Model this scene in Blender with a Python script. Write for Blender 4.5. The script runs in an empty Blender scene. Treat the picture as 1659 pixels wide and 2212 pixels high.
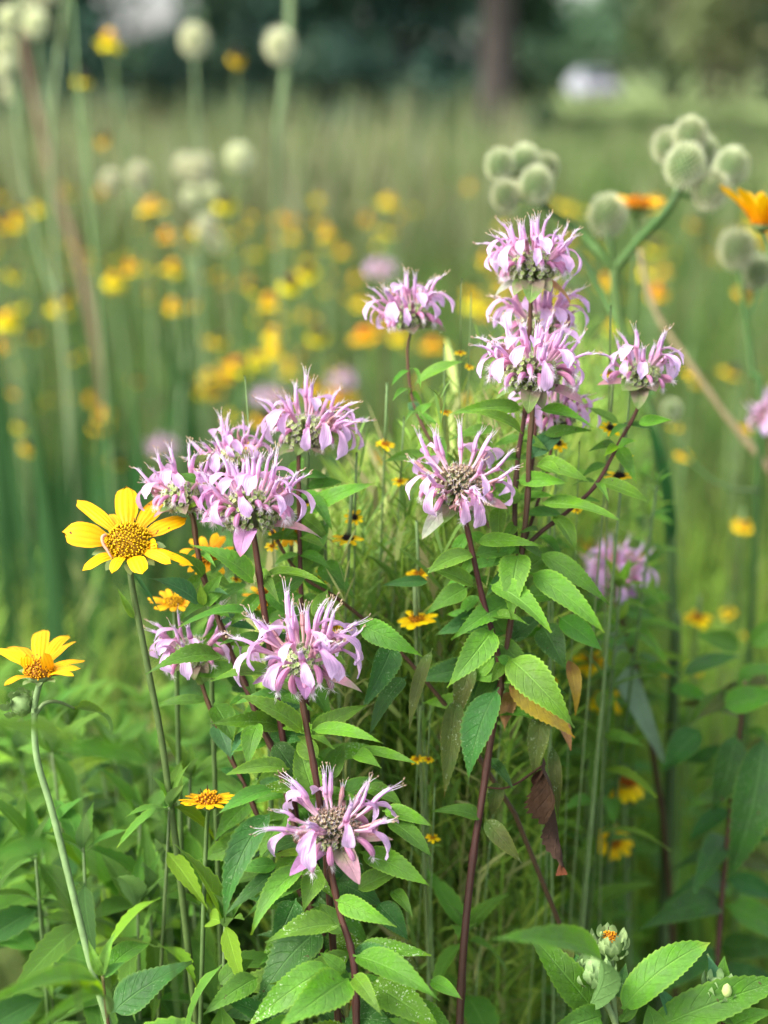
import bpy, math, random
import numpy as np
from mathutils import Vector, Matrix
random.seed(7)
RNG = np.random.default_rng(7)
R = math.radians
SC = bpy.context.scene
COL = SC.collection

# ------------------------------------------------------------------ camera, sky, sun, exposure
CAM = Vector((0, 0, 1.25))
PITCH = R(16.5)
VT = math.tan(R(38.2) / 2)
cd = bpy.data.cameras.new('camera')
cam = bpy.data.objects.new('camera', cd)
COL.objects.link(cam)
cam.location = CAM
cam.rotation_euler = (math.pi / 2 - PITCH, 0, 0)
cd.sensor_fit = 'VERTICAL'
cd.sensor_height = 36
cd.lens = 18 / VT
cd.clip_start = 0.01
cd.clip_end = 3000
cd.dof.use_dof = True
cd.dof.focus_distance = 0.622
cd.dof.aperture_fstop = (cd.lens / 1000) / 0.0112
cd.dof.aperture_blades = 0
SC.camera = cam

SUN_EL, SUN_AZ = R(44), R(-112)        # azimuth measured from +Y towards +X
w = bpy.data.worlds.new('World')
SC.world = w
w.use_nodes = True
nt = w.node_tree
sky = nt.nodes.new('ShaderNodeTexSky')
sky.sky_type = 'NISHITA'
sky.sun_disc = False
sky.sun_elevation = SUN_EL
sky.sun_rotation = SUN_AZ
sky.dust_density = 4.0
sky.air_density = 1.0
sky.ozone_density = 1.5
hs = nt.nodes.new('ShaderNodeHueSaturation')      # thin high cloud: a whiter sky
hs.inputs['Saturation'].default_value = 0.5
nt.links.new(sky.outputs[0], hs.inputs['Color'])
nt.links.new(hs.outputs[0], nt.nodes['Background'].inputs[0])
nt.nodes['Background'].inputs[1].default_value = 0.148
sl = bpy.data.lights.new('sun', 'SUN')
sl.energy = 1.5
sl.angle = R(32)
sl.color = (1.0, 0.95, 0.86)
so = bpy.data.objects.new('sun', sl)
COL.objects.link(so)
sdir = Vector((math.sin(SUN_AZ) * math.cos(SUN_EL), math.cos(SUN_AZ) * math.cos(SUN_EL), math.sin(SUN_EL)))
so.rotation_euler = sdir.to_track_quat('Z', 'Y').to_euler()
so.location = (0, 0, 30)
SC.view_settings.view_transform = 'Standard'
SC.view_settings.look = 'None'
SC.view_settings.exposure = 1.80
SC.view_settings.gamma = 1
SC.render.use_motion_blur = False
SC.cycles.max_bounces = 8
SC.cycles.transparent_max_bounces = 4

# ------------------------------------------------------------------ helpers
FWD = Vector((0, math.cos(PITCH), -math.sin(PITCH)))
UPV = Vector((0, math.sin(PITCH), math.cos(PITCH)))
RT = Vector((1, 0, 0))
Z = Vector((0, 0, 1))
U0 = 2 * VT / 2212.0                    # metres per photo unit at one metre


def near(d):
    # the two clumps stand close to one another
    if d < .48 or d > .95:
        return d
    if d < .63:
        return .63 - (.63 - d) * .5 if d > .55 else .59 - (.55 - d) * (.11 / .07)
    return .63 + (d - .63) * .5 if d < .78 else .705 + (d - .78) * (.245 / .17)


def at(px, py, d):
    """a point of the place from its direction and its distance along the view axis"""
    d = near(d)
    return CAM + FWD * d + RT * ((px - 829.5) * U0 * d) + UPV * ((1106 - py) * U0 * d)


def at_h(px, py, y):
    """same, by horizontal distance"""
    v = FWD + RT * ((px - 829.5) * U0) + UPV * ((1106 - py) * U0)
    return CAM + v * (y / v.y)


WL = {}


def link(o, parent=None, loc=None):
    loc = Vector(loc) if loc is not None else Vector((0, 0, 0))
    WL[o.name] = loc
    o.location = loc - (WL[parent.name] if parent else Vector((0, 0, 0)))
    COL.objects.link(o)
    if parent:
        o.parent = parent
    return o


def mesh(name, V, F, mats, uv=None, mi=None, smooth=True, tone=None):
    me = bpy.data.meshes.new(name)
    me.from_pydata([tuple(v) for v in V], [], [tuple(f) for f in F])
    for m in (mats if isinstance(mats, (list, tuple)) else [mats]):
        me.materials.append(m)
    if uv is not None:
        ul = me.uv_layers.new(name='UVMap')
        idx = np.empty(len(me.loops), dtype=np.int32)
        me.loops.foreach_get('vertex_index', idx)
        ul.data.foreach_set('uv', np.asarray(uv, dtype=np.float32)[idx].ravel())
    if mi is not None:
        me.polygons.foreach_set('material_index', np.asarray(mi, dtype=np.int32))
    if tone is not None:
        a = me.color_attributes.new('tone', 'FLOAT_COLOR', 'POINT')
        t = np.ones((len(V), 4), dtype=np.float32)
        t[:, :3] = tone
        a.data.foreach_set('color', t.ravel())
    if smooth:
        me.polygons.foreach_set('use_smooth', [True] * len(me.polygons))
    me.update()
    return me


def obj(name, me, parent=None, loc=None):
    return link(bpy.data.objects.new(name, me), parent, loc)


def thing(name, label, cat, loc, group=None):
    o = bpy.data.objects.new(name, None)
    o.empty_display_size = 0.02
    link(o, None, loc)
    return tag(o, label, cat, group)


def tag(o, label, cat, group=None):
    o['label'] = label
    o['category'] = cat
    if group:
        o['group'] = group
    return o


class Geo:
    """collects shapes for one mesh"""
    def __init__(s):
        s.V, s.F, s.UV, s.M = [], [], [], []

    def add(s, V, F, UV, m=0):
        k = len(s.V)
        s.V += [tuple(v) for v in V]
        s.F += [tuple(i + k for i in f) for f in F]
        s.UV += [tuple(u) for u in UV]
        s.M += [m] * len(F)

    def build(s, name, mats, smooth=True):
        return mesh(name, s.V, s.F, mats, s.UV, s.M, smooth)


def smooth_path(pts, rad, k=4):
    """Catmull-Rom"""
    P = [Vector(p) for p in pts]
    P = [P[0] * 2 - P[1]] + P + [P[-1] * 2 - P[-2]]
    rr = [rad[0]] + list(rad) + [rad[-1]]
    out, ro = [], []
    for i in range(1, len(P) - 2):
        for j in range(k):
            t = j / k
            a, b, c, d = P[i - 1], P[i], P[i + 1], P[i + 2]
            out.append(0.5 * ((2 * b) + (c - a) * t + (2 * a - 5 * b + 4 * c - d) * t * t + (3 * b - a - 3 * c + d) * t ** 3))
            ro.append(rr[i] * (1 - t) + rr[i + 1] * t)
    out.append(P[-2])
    ro.append(rr[-2])
    return out, ro


def to_soil(P, r):
    # carries a stem on from its last point down to the soil
    e = P[-1]
    v = (P[-1] - P[-2]).normalized()
    c = e + v * min(.22, max(.05, e.z * .3))
    q = Vector((c.x + v.x * .03, c.y + abs(v.y) * .03, -.02))
    n = 8
    for i in range(1, n + 1):
        t = i / n
        P.append(e * (1 - t) ** 2 + c * (2 * t * (1 - t)) + q * t * t)
        r.append(r[-1] * 1.03)


def tube_geo(pts, rad, ns=7, cap=True, flat=1.0, hint=None):
    pts = [Vector(p) for p in pts]
    n = len(pts)
    V, F, UV = [], [], []
    nrm = None
    for i in range(n):
        t = (pts[min(i + 1, n - 1)] - pts[max(i - 1, 0)]).normalized()
        if nrm is None:
            h = hint or (Vector((0, 0, 1)) if abs(t.z) < .9 else Vector((0, 1, 0)))
            nrm = (h - t * h.dot(t)).normalized()
        else:
            nrm = (nrm - t * nrm.dot(t)).normalized()
        b = t.cross(nrm)
        for j in range(ns):
            a = 2 * math.pi * j / ns
            V.append(pts[i] + (b * math.cos(a) + nrm * (math.sin(a) * flat)) * rad[i])
            UV.append((j / ns, i / (n - 1)))
    for i in range(n - 1):
        for j in range(ns):
            a, b = i * ns + j, i * ns + (j + 1) % ns
            F.append((a, b, b + ns, a + ns))
    if cap:
        F.append(tuple(range(ns - 1, -1, -1)))
        F.append(tuple(range((n - 1) * ns, n * ns)))
    return V, F, UV


def prof_leaf(t):
    return 3.0 * (t ** 0.55) * max(1 - t, 0) ** 1.25 if t > .0 else 0


def prof_broad(t):
    return 2.05 * (t ** 0.5) * max(1 - t, 0) ** .8


def prof_strap(t):
    return min(1, .45 + 4 * t) * (1 - max(0, (t - .35) / .65) ** 2.0)


def prof_ray(t):
    return min(1, .42 + 1.6 * t) * (1 - max(0, (t - .62) / .38) ** 2.6) ** .5


def prof_lip(t):
    if t < .72:
        s = t / .72
        return .30 + .70 * (s * s * (3 - 2 * s))
    if t < .88:
        s = (t - .72) / .16
        return 1.0 - .66 * s * s
    return max(.34 - .12 * ((t - .88) / .12), .05)


def strip_geo(B, T, w, N, arch=.12, fold=.3, prof=prof_leaf, n=16, m=4, teeth=0.0, twist=0.0, wav=0.0, stalk=0.0, skew=.5, ph=0.0, curl=0.0):
    """a blade from B to T: N is the side it faces, arch its bulge, fold the V of its section"""
    B, T, N = Vector(B), Vector(T), Vector(N)
    c = T - B
    L = c.length
    d = c / L
    N = N - d * N.dot(d)
    if N.length < 1e-4:
        N = Vector((0.3, -1, .2)) - d * Vector((0.3, -1, .2)).dot(d)
    N.normalize()
    S0 = d.cross(N)
    C = B.lerp(T, skew) + N * (2 * arch * L)
    V, F, UV = [], [], []
    for i in range(n + 1):
        t = i / n
        p = B * (1 - t) ** 2 + C * (2 * t * (1 - t)) + T * t * t
        tg = ((C - B) * (2 * (1 - t)) + (T - C) * (2 * t)).normalized()
        if curl:
            p = p - N * (curl * L * t ** 4)
            tg = (tg - N * (4 * curl * t ** 3)).normalized()
        S = S0 - tg * S0.dot(tg)
        S.normalize()
        if twist:
            S = Matrix.Rotation(twist * t, 3, tg) @ S
        nn = S.cross(tg)
        if stalk and t < stalk:
            h = .5 * w * (.05 + .02 * t / stalk)
        else:
            tt = (t - stalk) / (1 - stalk) if stalk else t
            h = .5 * w * max(prof(tt), .012 if i < n else .004)
            if stalk:
                h = max(h, .5 * w * .05)
        for j in range(m + 1):
            a = 2 * j / m - 1
            hh, sh = h, 0
            if teeth and abs(a) == 1 and .12 < t < .95 and i % 2:
                hh = h * (1 + teeth)
                sh = L / n * .55
            ww = wav * w * math.sin(t * 9 + ph + 1.5 * a) * abs(a)
            V.append(p + S * (a * hh * math.cos(fold)) + nn * (abs(a) * hh * math.sin(fold) + ww) + tg * sh)
            UV.append((a * .5 + .5, t))
    for i in range(n):
        for j in range(m):
            a = i * (m + 1) + j
            F.append((a, a + 1, a + m + 2, a + m + 1))
    return V, F, UV


# ------------------------------------------------------------------ materials
def nodes(name):
    m = bpy.data.materials.new(name)
    m.use_nodes = True
    t = m.node_tree
    for n in list(t.nodes):
        t.nodes.remove(n)
    return m, t


class NB:
    def __init__(s, t):
        s.t = t

    def n(s, typ, **k):
        x = s.t.nodes.new(typ)
        for a, b in k.items():
            setattr(x, a, b)
        return x

    def put(s, sock, v):
        if hasattr(v, 'is_output') or isinstance(v, bpy.types.NodeSocket):
            s.t.links.new(v, sock)
        else:
            if isinstance(v, tuple) and len(v) == 3 and sock.type == 'RGBA':
                v = v + (1,)
            sock.default_value = v

    def math(s, op, a, b=0.0, c=0.0):
        x = s.n('ShaderNodeMath', operation=op)
        s.put(x.inputs[0], a)
        s.put(x.inputs[1], b)
        if len(x.inputs) > 2:
            s.put(x.inputs[2], c)
        return x.outputs[0]

    def rng(s, v, a, b, c=0.0, d=1.0):
        x = s.n('ShaderNodeMapRange')
        for i, q in enumerate((v, a, b, c, d)):
            s.put(x.inputs[i], q)
        return x.outputs[0]

    def mix(s, f, a, b, blend='MIX'):
        x = s.n('ShaderNodeMix', data_type='RGBA', blend_type=blend)
        s.put(x.inputs[0], f)
        s.put(x.inputs[6], a)
        s.put(x.inputs[7], b)
        return x.outputs[2]

    def noise(s, scale, detail=3.0, vec=None, rough=.55):
        x = s.n('ShaderNodeTexNoise')
        x.inputs['Scale'].default_value = scale
        x.inputs['Detail'].default_value = detail
        x.inputs['Roughness'].default_value = rough
        if vec is not None:
            s.put(x.inputs['Vector'], vec)
        return x.outputs['Fac']

    def hsv(s, col, h=.5, sat=1.0, v=1.0):
        x = s.n('ShaderNodeHueSaturation')
        s.put(x.inputs['Hue'], h)
        s.put(x.inputs['Saturation'], sat)
        s.put(x.inputs['Value'], v)
        s.put(x.inputs['Color'], col)
        return x.outputs[0]

    def surface(s, col, rough=.5, spec=.3, trans=0.0, tcol=None, bump=None, bstr=.3, bdist=.001):
        p = s.n('ShaderNodeBsdfPrincipled')
        s.put(p.inputs['Base Color'], col)
        s.put(p.inputs['Roughness'], rough)
        s.put(p.inputs['Specular IOR Level'], spec)
        if bump is not None:
            b = s.n('ShaderNodeBump')
            b.inputs['Strength'].default_value = bstr
            b.inputs['Distance'].default_value = bdist
            s.put(b.inputs['Height'], bump)
            s.t.links.new(b.outputs[0], p.inputs['Normal'])
        o = s.n('ShaderNodeOutputMaterial')
        if trans:
            q = s.n('ShaderNodeBsdfTranslucent')
            s.put(q.inputs[0], tcol if tcol is not None else col)
            x = s.n('ShaderNodeMixShader')
            x.inputs[0].default_value = trans
            s.t.links.new(p.outputs[0], x.inputs[1])
            s.t.links.new(q.outputs[0], x.inputs[2])
            s.t.links.new(x.outputs[0], o.inputs[0])
        else:
            s.t.links.new(p.outputs[0], o.inputs[0])


def leaf_mat(name, base, under=None, vein=.45, speck=0.0, blotch=None, trans=.32, rough=.55, edge=.35, spec=.16, vscale=8.0):
    m, t = nodes(name)
    b = NB(t)
    uv = b.n('ShaderNodeUVMap').outputs[0]
    sp = b.n('ShaderNodeSeparateXYZ')
    t.links.new(uv, sp.inputs[0])
    u, v = sp.outputs[0], sp.outputs[1]
    tc = b.n('ShaderNodeTexCoord').outputs['Object']
    oi = b.n('ShaderNodeObjectInfo').outputs['Random']
    a = b.math('MULTIPLY', b.math('ABSOLUTE', b.math('SUBTRACT', u, .5)), 2)
    mid = b.rng(a, .085, .02)
    ph = b.math('SUBTRACT', b.math('MULTIPLY', v, vscale), b.math('MULTIPLY', b.math('POWER', a, 1.25), 1.7))
    pp = b.math('MULTIPLY', b.math('PINGPONG', ph, .5), 2)
    side = b.math('MULTIPLY', b.rng(pp, .84, .99), b.rng(a, 1.0, .5))
    veins = b.math('MAXIMUM', mid, b.math('MULTIPLY', side, .5))
    n1 = b.noise(90, 4, tc)
    n2 = b.noise(700, 3, tc)
    col = b.hsv(base, b.rng(oi, 0, 1, .488, .512), b.rng(n1, .25, .75, .9, 1.12), b.math('MULTIPLY', b.rng(oi, 0, 1, .82, 1.18), b.math('MULTIPLY', b.rng(n1, .2, .8, .74, 1.22), b.rng(n2, .2, .8, .86, 1.14))))
    light = tuple(min(1, c * 1.5 + k) for c, k in zip(base, (.05, .06, .03)))
    col = b.mix(b.math('MULTIPLY', veins, vein), col, light)
    if edge:
        col = b.mix(b.math('MULTIPLY', b.rng(a, .86, 1.0), edge), col, tuple(min(1, c * 1.5 + k) for c, k in zip(base, (.10, .09, .0))))
    # the tip and rim yellow with age on some leaves
    col = b.mix(b.math('MULTIPLY', b.rng(v, .88, 1.0), b.rng(oi, .4, 1.0, 0, .55)), col, (base[0] * 2.2 + .05, base[1] * 1.35, base[2] * .7))
    if blotch:
        col = b.mix(b.rng(b.noise(60, 5, tc), .50, .62), col, blotch)
    holes = b.rng(b.noise(210, 2, tc), .725, .75)
    col = b.mix(b.math('MULTIPLY', holes, .8), col, (.07, .045, .02))
    if speck:
        sk = b.math('MULTIPLY', b.rng(b.noise(1150, 2, tc), .60, .645), b.rng(b.noise(100, 2, tc), .47, .57))
        col = b.mix(b.math('MULTIPLY', sk, speck), col, (.55, .66, .42))
    bf = b.n('ShaderNodeNewGeometry').outputs['Backfacing']
    und = under or tuple(c * .75 + k for c, k in zip(base, (.06, .08, .05)))
    col2 = b.mix(bf, col, b.mix(b.math('MULTIPLY', veins, .5), und, tuple(min(1, c * 1.4) for c in und)))
    h = b.math('ADD', b.math('MULTIPLY', veins, -1.0), b.math('MULTIPLY', b.noise(420, 3, tc), .8))
    b.surface(col2, b.rng(n1, .3, .7, rough - .08, rough + .12), spec, trans, b.hsv(col2, .487, 1.1, 1.35), h, .55, .0011)
    return m


LM = {
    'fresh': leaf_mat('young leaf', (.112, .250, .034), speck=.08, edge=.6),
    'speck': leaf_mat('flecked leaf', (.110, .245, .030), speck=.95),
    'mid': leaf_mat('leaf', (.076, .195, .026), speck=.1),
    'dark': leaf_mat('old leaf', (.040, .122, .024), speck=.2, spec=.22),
    'blue': leaf_mat('blue green leaf', (.055, .155, .055), edge=.25),
    'olive': leaf_mat('olive leaf', (.080, .105, .022), speck=.4, blotch=(.06, .11, .02)),
    'yellow': leaf_mat('yellowed leaf', (.36, .25, .035), blotch=(.25, .13, .04), under=(.40, .25, .09)),
    'tan': leaf_mat('dried leaf', (.42, .23, .11), blotch=(.30, .20, .05), under=(.45, .28, .15)),
    'dead': leaf_mat('dead leaf', (.040, .022, .014), under=(.055, .033, .022), trans=.05, edge=.0, spec=.05, vein=.1),
    'glauc': leaf_mat('glaucous leaf', (.22, .33, .20), under=(.24, .34, .27), edge=.0, vein=.2),
    'strap': leaf_mat('strap leaf', (.030, .088, .026), under=(.042, .105, .034), edge=.1, vein=.15, vscale=.0, spec=.05, rough=.7),
    'bright': leaf_mat('yellow green leaf', (.165, .310, .026)),
    'purple': leaf_mat('purple bract', (.42, .21, .40), under=(.36, .22, .34), vein=.25, edge=.1),
    'pink': leaf_mat('pink bract', (.52, .28, .33), under=(.45, .30, .32), blotch=(.36, .30, .22), vein=.3, edge=.1),
    'bgreen': leaf_mat('green bract', (.15, .25, .065), under=(.2, .25, .14), blotch=(.24, .19, .14)),
    'bgrey': leaf_mat('grey bract', (.27, .30, .22), under=(.25, .27, .2), blotch=(.36, .26, .30)),
}


def simple(name, base, rough=.6, spec=.2, trans=0.0, nscale=200, namp=.25, bump=0.0, hue=.01, along=None):
    m, t = nodes(name)
    b = NB(t)
    tc = b.n('ShaderNodeTexCoord').outputs['Object']
    oi = b.n('ShaderNodeObjectInfo').outputs['Random']
    n = b.noise(nscale, 4, tc)
    c0 = base
    if along:
        sp = b.n('ShaderNodeSeparateXYZ')
        t.links.new(b.n('ShaderNodeUVMap').outputs[0], sp.inputs[0])
        c0 = b.mix(b.rng(sp.outputs[1], along[1], along[2]), base, along[0])
    col = b.hsv(c0, b.rng(oi, 0, 1, .5 - hue, .5 + hue), 1, b.math('MULTIPLY', b.rng(n, .2, .8, 1 - namp, 1 + namp), b.rng(oi, 0, 1, .9, 1.1)))
    b.surface(col, rough, spec, trans, None, n if bump else None, bump, .002)
    return m


def petal_mat(name, stops, streak=.25, trans=.38, rough=.6, hue=.012, ucount=7.0, spec=.15, dots=0):
    """colour runs along the petal (v), fine lines across (u)"""
    m, t = nodes(name)
    b = NB(t)
    sp = b.n('ShaderNodeSeparateXYZ')
    t.links.new(b.n('ShaderNodeUVMap').outputs[0], sp.inputs[0])
    u, v = sp.outputs[0], sp.outputs[1]
    tc = b.n('ShaderNodeTexCoord').outputs['Object']
    oi = b.n('ShaderNodeObjectInfo').outputs['Random']
    cr = b.n('ShaderNodeValToRGB')
    e = cr.color_ramp.elements
    while len(e) < len(stops):
        e.new(.5)
    for q, (p, c) in zip(e, stops):
        q.position = p
        q.color = c + (1,)
    b.put(cr.inputs[0], v)
    pp = b.math('MULTIPLY', b.math('PINGPONG', b.math('MULTIPLY', u, ucount), .5), 2)
    n = b.noise(260, 4, tc)
    st = b.math('MULTIPLY', b.rng(pp, .45, 1.0), streak)
    col = b.hsv(cr.outputs[0], b.rng(oi, 0, 1, .5 - hue, .5 + hue), b.math('ADD', 1.0, b.math('MULTIPLY', st, .8)),
                b.math('MULTIPLY', b.math('SUBTRACT', 1.04, st), b.math('MULTIPLY', b.rng(n, .2, .8, .9, 1.1), b.rng(oi, 0, 1, .9, 1.08))))
    if dots:
        col = b.mix(b.rng(b.noise(330, 1, tc), .745, .765), col, (.12, .05, .01))
    b.surface(col, rough, spec, trans, None, b.math('SUBTRACT', b.math('MULTIPLY', n, .5), pp), .35, .0006)
    return m


M_LILAC = petal_mat('lilac petal', [(0, (.78, .58, .64)), (.28, (.74, .42, .58)), (.5, (.74, .43, .65)), (.8, (.72, .49, .74)), (1, (.70, .54, .80))], .18, ucount=6)
M_SPENT = petal_mat('withered petal', [(0, (.50, .34, .30)), (.5, (.46, .24, .26)), (1, (.36, .20, .20))], .3, .2, .8, .03)
M_BUD = petal_mat('pink bud', [(0, (.58, .42, .42)), (.4, (.68, .30, .49)), (.85, (.70, .36, .56)), (1, (.78, .58, .70))], .12)
M_HAIR = simple('white hair', (.80, .72, .78), .8, .05, .45, namp=.05)
M_STAMEN = petal_mat('stamen', [(0, (.66, .45, .68)), (.8, (.82, .76, .80)), (.97, (.60, .48, .30)), (1, (.50, .38, .25))], 0)
M_CALYX = petal_mat('calyx', [(0, (.13, .21, .05)), (.6, (.27, .40, .12)), (.88, (.38, .46, .20)), (1, (.40, .34, .24))], .35, .12, .7, ucount=4)
M_CALYXB = petal_mat('spent calyx', [(0, (.10, .12, .05)), (.55, (.24, .25, .13)), (.85, (.27, .19, .13)), (1, (.30, .18, .15))], .3, .1, .8, ucount=4)
M_CORE = simple('flower core', (.12, .14, .07), .8, .1)
M_STEM = petal_mat('reddish stem', [(0, (.115, .105, .042)), (.12, (.088, .048, .028)), (.6, (.070, .034, .027)), (1, (.060, .040, .022))], .35, 0, .55, .025, 4)
M_STEMG = simple('green stem', (.072, .125, .032), .55, .3, .05, 160, .3, .2)
M_STEMD = petal_mat('dark green stem', [(0, (.085, .15, .05)), (.5, (.055, .12, .035)), (1, (.07, .11, .05))], .5, 0, .55, .02, 9)
M_STEMT = simple('dry stem', (.26, .20, .11), .7, .2, 0, 160, .3, .2)
M_STEMP = simple('pale stem', (.15, .23, .085), .6, .2, .05, 160, .3, .2)
M_STEMC = simple('cream stem', (.17, .235, .11), .7, .1, .05, 160, .2, .2)
M_BROWNST = simple('brown stalk', (.15, .095, .06), .7, .2, 0, 40, .3)
M_YEL = petal_mat('yellow petal', [(0, (.78, .30, .004)), (.3, (.85, .40, .003)), (1, (.88, .47, .004))], .16, .3, .55, .008, 4, .2, 1)
M_YELS = petal_mat('clear yellow petal', [(0, (.86, .52, .004)), (1, (.90, .66, .010))], .12, .3, .6, .01, 4, .15)
M_FARY = petal_mat('meadow flower petal', [(0, (.48, .32, .01)), (.4, (.56, .42, .012)), (1, (.60, .47, .018))], .1, .2, .7, .03, 4, .1)
M_ORG = petal_mat('orange yellow petal', [(0, (.78, .26, .004)), (.4, (.84, .39, .004)), (1, (.86, .46, .006))], .16, .3, .55, .008, 4, .2)
M_DISC = petal_mat('disc floret', [(0, (.22, .08, .01)), (.35, (.42, .16, .008)), (.7, (.66, .29, .01)), (1, (.74, .38, .02))], .1, .1, .7, .03)
M_DARKDISC = simple('dark disc', (.022, .012, .010), .7, .2, 0, 500, .5, .6)
M_ANTHER = simple('anther', (.035, .012, .008), .6)
M_INV = simple('green cup', (.17, .26, .09), .6, .2, .15, 150, .25, .2)
M_INVP = simple('pale green bud', (.27, .40, .16), .6, .15, .25, 150, .2, .2)
M_BALL = petal_mat('ball bract', [(0, (.20, .28, .12)), (.3, (.46, .52, .30)), (.6, (.72, .74, .52)), (1, (.86, .86, .68))], .1, .5, .7)
M_BALLP = simple('cream ball bract', (.76, .77, .58), .7, .1, .45, 100, .1)
M_BALLPC = simple('cream ball core', (.42, .45, .27), .8, .1, 0, 120, .3)
M_BALLC = simple('ball core', (.15, .23, .10), .8, .1, 0, 120, .4)
M_PALEBUD = simple('pale bud', (.42, .50, .17), .6, .2, .2)


def tone_mat(name, trans=.3, rough=.6, amp=.25):
    m, t = nodes(name)
    b = NB(t)
    at_ = b.n('ShaderNodeAttribute', attribute_name='tone')
    n = b.noise(3.0, 3, b.n('ShaderNodeTexCoord').outputs['Object'])
    col = b.hsv(at_.outputs[0], .5, 1, b.rng(n, .25, .75, 1 - amp, 1 + amp))
    b.surface(col, rough, .2, trans, b.hsv(col, .49, 1.05, 1.3))
    return m


M_TONE = tone_mat('meadow green', .22)
M_CROWN = tone_mat('tree foliage', .25, .6, .3)
M_BARK = simple('bark', (.060, .052, .047), .9, .1, 0, 6, .4, .6)
M_CARW = simple('white car paint', (.34, .34, .39), .3, .5, 0, 2, .02)
M_GLASS = simple('car glass', (.03, .035, .04), .1, .6, 0, 2, .02)
M_TYRE = simple('tyre', (.02, .02, .02), .8)

# ------------------------------------------------------------------ ground, field
def build_ground():
    m, t = nodes('meadow soil and turf')
    b = NB(t)
    tc = b.n('ShaderNodeTexCoord').outputs['Object']
    sp = b.n('ShaderNodeSeparateXYZ')
    t.links.new(tc, sp.inputs[0])
    far = b.rng(sp.outputs[1], 5, 16)
    n1, n2 = b.noise(1.2, 6, tc), b.noise(14, 5, tc)
    soil = b.mix(b.rng(n2, .35, .65), (.055, .042, .03), (.05, .075, .025))
    turf = b.mix(b.rng(n1, .35, .65), (.155, .225, .075), (.215, .26, .11))
    b.surface(b.mix(far, soil, turf), .95, .05, 0, None, n2, .6, .05)
    g = 24
    xs = [(-1 + 2 * i / g) for i in range(g + 1)]
    V, F = [], []
    for i in range(g + 1):
        for j in range(g + 1):
            x, y = math.copysign(abs(xs[i]) ** 2.2 * 900, xs[i]), math.copysign(abs(xs[j]) ** 2.2 * 900, xs[j])
            r = math.hypot(x, y)
            V.append((x, y, 0.05 * math.sin(x * .3 + 1) * math.cos(y * .21) * min(1, r / 6)))
    for i in range(g):
        for j in range(g):
            a = i * (g + 1) + j
            F.append((a, a + g + 1, a + g + 2, a + 1))
    o = obj('ground', mesh('ground', V, F, m))
    o['kind'] = 'structure'


build_ground()


def blades(name, root, tip, width, tone, bend, mat, side=None):
    """many grass blades in one mesh: two quads and a tip each"""
    n = len(root)
    ax = tip - root
    L = np.linalg.norm(ax, axis=1, keepdims=True)
    if side is None:
        ang = RNG.uniform(0, 2 * np.pi, n)
        side = np.stack([np.cos(ang), np.sin(ang), np.zeros(n)], 1)
    side = side * (width[:, None] / 2)
    bend = bend * L
    V = np.empty((n, 7, 3))
    for k, (t, ws) in enumerate(((0, .55), (.4, 1.0), (.75, .7))):
        p = root + ax * t + bend * (4 * t * (1 - t))
        V[:, 2 * k] = p - side * ws
        V[:, 2 * k + 1] = p + side * ws
    V[:, 6] = tip
    b = np.arange(n)[:, None] * 7
    q = np.concatenate([b + np.array([[0, 1, 3, 2]]), b + np.array([[2, 3, 5, 4]])], 0)
    tr = b + np.array([[4, 5, 6]])
    me = bpy.data.meshes.new(name)
    nv, nq, ntr = n * 7, len(q), len(tr)
    me.vertices.add(nv)
    me.vertices.foreach_set('co', V.astype(np.float32).ravel())
    me.loops.add(nq * 4 + ntr * 3)
    me.loops.foreach_set('vertex_index', np.concatenate([q.ravel(), tr.ravel()]).astype(np.int32))
    me.polygons.add(nq + ntr)
    st = np.concatenate([np.arange(nq) * 4, nq * 4 + np.arange(ntr) * 3]).astype(np.int32)
    me.polygons.foreach_set('loop_start', st)
    me.polygons.foreach_set('use_smooth', np.ones(nq + ntr, dtype=bool))
    a = me.color_attributes.new('tone', 'FLOAT_COLOR', 'POINT')
    tn = np.ones((n, 7, 4), dtype=np.float32)
    tn[:, :, :3] = tone[:, None, :]
    a.data.foreach_set('color', tn.ravel())
    me.materials.append(mat)
    me.update(calc_edges=True)
    me.validate()
    return obj(name, me)


def patch(x, y, s, ph=0.0):
    return .5 + .25 * np.sin(x * s + ph) * np.cos(y * s * .7 + 1.3 * ph) + .25 * np.sin(x * s * 2.3 + y * s * 1.1 + ph)


def pick(pal, n, p=None):
    pal = np.array(pal)
    c = pal[RNG.choice(len(pal), n, p=p)]
    return c * RNG.uniform(.75, 1.25, (n, 1))


GREENS = [(.055, .125, .020), (.085, .165, .026), (.034, .088, .022), (.115, .185, .034), (.060, .130, .034)]
OLIVES = [(.115, .115, .04), (.15, .12, .055), (.08, .10, .03), (.13, .085, .05), (.07, .105, .03)]
PALES = [(.20, .27, .10), (.17, .24, .10), (.24, .27, .13)]


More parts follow.
